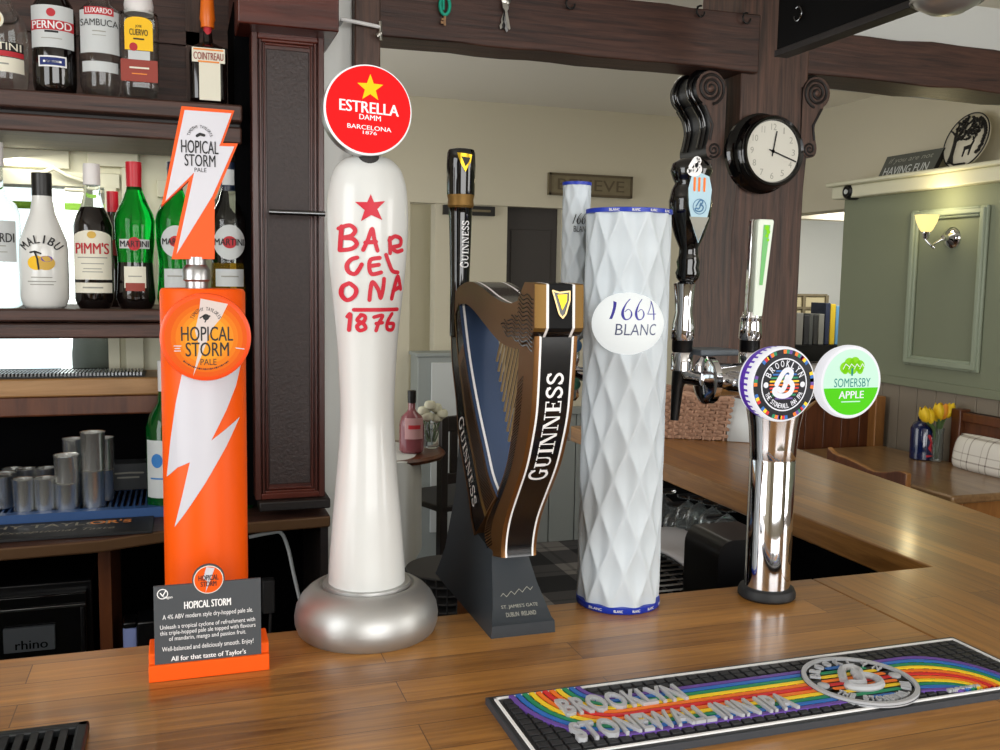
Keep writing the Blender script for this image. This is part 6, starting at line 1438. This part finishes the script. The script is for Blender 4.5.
# wall lamp
mat('lamp_glass', (255, 236, 170), .4, emit=1.15, ecol=(255, 232, 150))
a = A(952, 238, x=XW); t = thing('wall_lamp', (XW, a.y, a.z), 'chrome wall lamp with a glowing tulip glass shade inside the panel moulding', 'lamp')
m = MB(); m.lathe([(.050, 0), (.046, -.010), (.030, -.020), (.014, -.03), (.012, -.05), (0, -.052)], (XW, a.y, a.z), 'chrome', 40, 'X'); m.build('wall_plate', t)
sx2, sy2 = XW-.13, A(926.5, 225, x=XW-.13).y; szb, szt = A(926.5, 232, x=sx2).z, A(926.5, 215, x=sx2).z
m = MB(); m.tube(spl([(XW-.04, a.y, a.z), (XW-.08, a.y+.02, a.z-.03), (XW-.11, sy2-.03, a.z-.045), (sx2, sy2, szb-.03), (sx2, sy2, szb-.005)], 6), .006, 'chrome', 12); m.lathe([(.010, szb-.03), (.016, szb-.012), (.018, szb+.004)], (sx2, sy2, 0), 'chrome', 24); m.build('arm', t)
m = MB(); m.lathe([(.018, szb), (.028, szb+.012), (.043, szb+.045), (.050, szt), (.047, szt), (.040, szb+.045), (.020, szb+.012)], (sx2, sy2, 0), 'lamp_glass', 36, cap=False); m.build('shade', t, label='glowing tulip shaped glass shade')
l = bpy.data.lights.new('bulb', 'POINT'); l.energy = 1.6; l.color = (1, .86, .5); l.shadow_soft_size = .03; lo_ = bpy.data.objects.new('bulb', l); COL.objects.link(lo_); lo_.location = (sx2-.0, sy2, szt+.06)
# settle at the back and bench with cushions along the wall
st = thing('wooden_settle', (3.1, 3.75, 0), 'high backed dark wooden settle with a pale end post beyond the table', 'bench')
zt6 = A(885, 396, y=3.72).z
m = MB()
for k in range(5): x = 2.66+.102*k; m.box((x, 3.72, .42), (x+.1, 3.75, zt6-.02), 'bench_wood')
m.box((2.64, 3.71, zt6-.035), (3.17, 3.76, zt6), 'bench_wood'); m.build('backrest', st, bevel=.003)
m = MB(); xp = 3.118; m.box((xp, 3.67, 0), (XW-.026, 3.73, zt6+.005), 'honey_oak'); m.build('end_post', st, bevel=.004, label='paler wooden end post'); m = MB(); m.box((2.64, 3.67, 0), (2.70, 3.73, zt6+.005), 'bench_wood'); m.build('end_post', st, bevel=.004)
m = MB(); m.box((2.70, 3.66, .40), (3.14, 3.72, .44), 'bench_wood'); m.build('seat', st, bevel=.004)
bn = thing('wall_bench', (3.1, 2.6, 0), 'dark wooden bench against the panelled wall right of the tulips', 'bench')
zt7 = A(970, 413, x=3.15).z
m = MB(); yb3 = A(955, 413, x=3.15).y
m.box((3.155, .9, .44), (3.185, yb3, zt7), 'bench_wood'); m.box((3.14, .9, zt7-.04), (3.186, yb3+.01, zt7), 'bench_wood'); m.box((3.13, yb3-.05, 0), (3.186, yb3, zt7+.01), 'bench_wood'); m.build('backrest', bn, bevel=.004)
m = MB(); m.box((2.80, .9, .40), (3.15, 2.62, .44), 'bench_wood'); m.box((2.84, .92, 0), (2.88, 2.60, .40), 'bench_wood'); m.build('seat', bn, bevel=.004)
def check(name, s=.16):
    tartan(name, (232, 228, 220), (186, 178, 168), (96, 88, 84), s)
    nt = MATS[name].node_tree
    for n_ in nt.nodes:
        if n_.type == 'SEPXYZ': sep = n_
    fr2 = [n_ for n_ in nt.nodes if n_.type == 'MATH' and n_.operation == 'FRACT']
    nt.links.new(sep.outputs[1], fr2[0].inputs[0]); nt.links.new(sep.outputs[2], fr2[1].inputs[0])
    for n_ in nt.nodes:
        if n_.type == 'VALTORGB' and n_.color_ramp.interpolation == 'CONSTANT':
            for e_, p_ in zip(n_.color_ramp.elements, (0, .46, .52, .80, .84)): e_.position = p_
            for e_, v_ in zip(n_.color_ramp.elements, (0, 1, 0, .7, 0)): e_.color = (v_, v_, v_, 1)
check('cushion_check', .095)
def cushion(yc, w_, h, z, label, tilt=.2, mt_='cushion_check'):
    t = thing('cushion', (3.1, yc, z), label, 'cushion', 'checked cushions on the wall bench'); m = MB(); nu, nv = 22, 14; vs = []
    for sgn in (-1, 1):
        for i in range(nu+1):
            for j in range(nv+1):
                u, v = -1+2*i/nu, -1+2*j/nv; th = .055*(1-u**4)**.5*(1-v**4)**.5; vs.append((3.085+tilt*(v*h/2)+.012+sgn*th*(1), yc-u*w_/2*(1-.05*v*v), z+h/2+v*h/2*(1-.07*u*u)))
    K = (nu+1)*(nv+1); fs = [(q_*K+i*(nv+1)+j, q_*K+(i+1)*(nv+1)+j, q_*K+(i+1)*(nv+1)+j+1, q_*K+i*(nv+1)+j+1) for q_ in (0, 1) for i in range(nu) for j in range(nv)]
    m.add(vs, fs, mt_, True); m.build('cover', t, ang=80); return t
cy1, cy2 = A(949, 440, x=3.06).y, A(1000, 440, x=3.06).y
cushion(cy1-.17, .33, A(965, 430, x=3.06).z-.760, .74, 'cream checked cushion on the wall bench beside the tulips')
cushion(cy1-.52, .34, .22, .74, 'cream checked cushion with a dark stag print at the right edge of the photo')
m = MB(); f = yz(3.018)
for p_ in ([(-(cy1-.36)+.0, .82), (-(cy1-.36)+.02, .86), (-(cy1-.36)+.01, .90)], [(-(cy1-.36)+.02, .86), (-(cy1-.36)+.05, .89)], [(-(cy1-.36), .82), (-(cy1-.36)+.04, .79), (-(cy1-.36)+.07, .80)]): m.stroke(p_, .01, 'label_black', f)
# dining table with flowers
zt8 = .75
c1_, c2_ = A(952, 497, z=zt8), A(860, 440, z=zt8)
dtb = thing('dining_table', (2.87, 3.2, 0), 'polished light wooden dining table with a thick edge below the sage wall', 'table')
m = MB(); m.box((2.615, 2.66, zt8-.032), (3.125, 3.62, zt8), 'table_wood'); m.build('tabletop', dtb, bevel=.008)
m = MB(); m.box((2.68, 2.74, zt8-.12), (3.06, 2.77, zt8-.033), 'honey_oak'); m.box((2.68, 3.52, zt8-.12), (3.06, 3.55, zt8-.033), 'honey_oak'); m.box((2.68, 2.74, zt8-.12), (2.71, 3.55, zt8-.033), 'honey_oak'); m.build('apron', dtb)
for x, y in ((2.66, 2.72), (3.02, 2.72), (2.66, 3.50), (3.02, 3.50)): m = MB(); m.box((x, y, 0), (x+.07, y+.07, zt8-.033), 'honey_oak'); m.build('leg', dtb, bevel=.006)
ch = thing('dining_chair', (2.45, 2.85, 0), 'dark wooden chair with a scooped top rail tucked at the near side of the table', 'chair')
xcr = 2.42; top = spl([(A(*q_, x=xcr).y, A(*q_, x=xcr).z) for q_ in ((827, 447), (834, 454), (845, 458), (858, 464), (872, 471), (886, 472), (898, 471), (906, 474))], 4)
m = MB(); vs = [(p_.x, p_.y) for p_ in top]; lo2 = [(y_, z_-.085) for y_, z_ in vs][::-1]
m.prism([(-y_, z_) for y_, z_ in vs+lo2], lambda u, v, d=0: (xcr-d, -u, v), 0, -.026, 'bench_wood', 'honey_oak'); m.build('top_rail', ch, bevel=.004, label='scooped top rail')
ya_, yb_2 = top[0].x-.02, top[-1].x+.02
for y_ in (ya_, yb_2): m = MB(); m.box((xcr+.002, y_-.018, 0), (xcr+.03, y_+.018, .80), 'bench_wood'); m.build('leg', ch, bevel=.004)
for y_ in (ya_, yb_2): m = MB(); m.box((xcr+.36, y_-.018, 0), (xcr+.40, y_+.018, .42), 'bench_wood'); m.build('leg', ch, bevel=.004)
m = MB(); m.box((xcr+.02, yb_2-.02, .42), (xcr+.42, ya_+.02, .45), 'bench_wood'); m.build('seat', ch, bevel=.006)
m = MB()
for k in range(4): y_ = yb_2+(ya_-yb_2)*(k+1)/5; m.box((xcr+.008, y_-.02, .45), (xcr+.02, y_+.02, .78), 'bench_wood')
m.build('back_slat', ch)
mat('blue_glass', (18, 30, 74), .08, coat=.5, trans=.15); mat('tulip', (246, 206, 40), .5); mat('tulip_orange', (232, 150, 40), .5)
c = A(921, 459, z=zt8); s = (c-Vector((0, 0, CZ))).dot(FWD)/F
t = thing('bottle', (c.x, c.y, zt8), 'squat dark blue bottle used as a vase on the light wooden table', 'bottle')
m = MB(); m.lathe([(10*s, 0), (11.3*s, .004), (11.3*s, 31*s), (9*s, 36*s), (5*s, 38.5*s), (5.5*s, 42*s)], (c.x, c.y, zt8+.001), 'blue_glass', 32); m.build('glass', t)
f = CYL(c.x, c.y, 11.5*s); m = MB(); zz = lambda y_: zt8+(459-y_)*s
m.stroke([(c.x-2*s, zz(434)), (c.x+2*s, zz(440)), (c.x-1*s, zz(446)), (c.x+4*s, zz(451))], 3.2*s, 'label_red', f, (.004, 0)); m.stroke([(c.x+1*s, zz(436)), (c.x+4*s, zz(446))], 1.2*s, 'paper', f, (.004, 0)); m.poly([(c.x-4*s, zz(455)), (c.x+5*s, zz(455)), (c.x+5*s, zz(453)), (c.x-4*s, zz(453))], 'label_red', f, (.004, 0)); m.build('label', t)
c = A(936, 461, z=zt8); s = (c-Vector((0, 0, CZ))).dot(FWD)/F
t = thing('flower_vase', (c.x, c.y, zt8), 'clear glass tube vase of yellow tulips beside the blue bottle', 'vase')
m = MB(); m.lathe([(5.4*s, 0), (6*s, .004), (5.8*s, 30*s), (6.4*s, 33*s), (5.8*s, 33*s), (5.2*s, 30*s), (5.2*s, .006), (0, .006)], (c.x, c.y, zt8+.001), 'glass_dim', 24); m.build('vase', t)
for dx, y_, tl, mt_ in ((-21, 413, -.35, 'tulip'), (-14, 415, -.3, 'tulip'), (-3, 410, -.1, 'tulip'), (3, 414, .1, 'tulip'), (9, 412, .2, 'tulip_orange'), (15, 411, .55, 'tulip')):
    m = MB(); hx_, hz_ = c.x+dx*s, zt8+(461-y_)*s; yy = c.y+rnd.uniform(-.02, .02)
    rotm = Matrix.Rotation(tl, 3, 'Y')
    fn = lambda x_, y2, z_, hx_=hx_, hz_=hz_, yy=yy, rotm=rotm: tuple(Vector((hx_, yy, hz_))+rotm @ Vector((x_, y2, z_)))
    n_ = 18; vs = []
    for j, (r, z_) in enumerate(((.2, -8.5), (3.6, -6.5), (5.2, -2.5), (5.3, 1.5), (4.0, 5), (2.8, 7.2))):
        for i in range(n_): a_ = 2*math.pi*i/n_; k_ = 1+.10*math.cos(3*a_); vs.append((r*s*k_*math.cos(a_), r*s*k_*math.sin(a_), (z_+(1.3*math.cos(3*a_) if j == 5 else 0))*s))
    m.add(vs, [(j*n_+i, j*n_+(i+1) % n_, (j+1)*n_+(i+1) % n_, (j+1)*n_+i) for j in range(5) for i in range(n_)], mt_, True, fn); m.build('tulip_head', t)
    m = MB(); m.tube(spl([(hx_-8*s*math.sin(tl), yy, hz_-8*s*math.cos(tl)), (c.x+dx*.3*s, (yy+c.y)/2, zt8+30*s), (c.x+dx*.08*s, c.y, zt8+.012)], 5), 1.2*s, 'stem_green', 8); m.build('stem', t)
# shelf of books in the alcove
YK = YB+.2
kb = lambda x_, y_: A(x_, y_, y=YK)
bs = thing('book_shelf', (3.8, YK+.1, 0), 'black shelf holding books in the lit alcove beside the post', 'shelf')
m = MB(); zk = kb(815, 345).z; m.box((kb(786, 345).x-.1, YK-.03, zk-.06), (kb(852, 345).x, YK+.25, zk), 'black_paint'); m.box((kb(786, 345).x-.1, YK, 0), (kb(852, 345).x, YK+.25, zk-.06), 'black_paint'); m.build('shelf', bs)
for x0_, x1_, yt, rgb, lb in ((786, 796, 312, (150, 146, 134), 'wide grey spined book at the left end of the alcove shelf'), (796, 803, 313, (120, 118, 112), 'grey ring binder second from the left on the alcove shelf'), (804, 809, 315, (40, 40, 42), 'thin black book third from the left on the alcove shelf'), (809, 813, 314, (70, 72, 70), 'thin dark grey book in the middle of the alcove shelf'), (813.5, 818, 315, (46, 46, 44), 'black book right of the middle of the alcove shelf'), (818.5, 824, 314, (120, 120, 112), 'pale grey book left of the dark blue one'), (825, 829.5, 303, (36, 44, 66), 'tall dark blue book near the right end'), (830, 835, 304, (206, 176, 40), 'tall yellow book near the right end'), (835.5, 840, 306, (96, 150, 190), 'tall light blue book at the right end')):
    k_ = 'book_%d_%d_%d' % rgb; mat(k_, rgb, .6); a_, b2 = kb(x0_, 330), kb(x1_, 330); t = thing('book', ((a_.x+b2.x)/2, YK+.08, zk), lb, 'book', 'books in the alcove')
    m = MB(); zt9 = kb((x0_+x1_)/2, yt).z; m.box((a_.x, YK, zk+.001), (b2.x, YK+.16, zt9), k_); m.build('cover', t, bevel=.004)
    m = MB(); m.box((a_.x+.004, YK+.004, zt9-.006), (b2.x-.004, YK+.162, zt9-.002), 'paper'); m.build('pages', t)
t = thing('lattice_screen', (3.7, YK+.3, zk), 'cream lattice panel standing behind the books in the alcove', 'screen')
mat('lattice', (196, 184, 146), .7); m = MB(); kb2 = lambda x_, y_: A(x_, y_, y=YK+.30); a_, b2, z1_, z0_ = kb2(780, 300), kb2(826, 300), kb2(805, 295).z, zk
m.box((a_.x, YK+.30, z0_), (b2.x, YK+.31, z1_), 'lattice')
for k in range(3): x = a_.x+(b2.x-a_.x)*k/2; m.box((x-.012, YK+.285, z0_), (x+.012, YK+.30, z1_), 'sign_wood')
for k in range(3): z = z0_+(z1_-z0_)*(.45+.275*k); m.box((a_.x, YK+.287, z-.008), (b2.x, YK+.298, z+.008), 'sign_wood')
m.build('panel', t)
for o in bpy.data.objects:
    if '_base' in o: del o['_base']
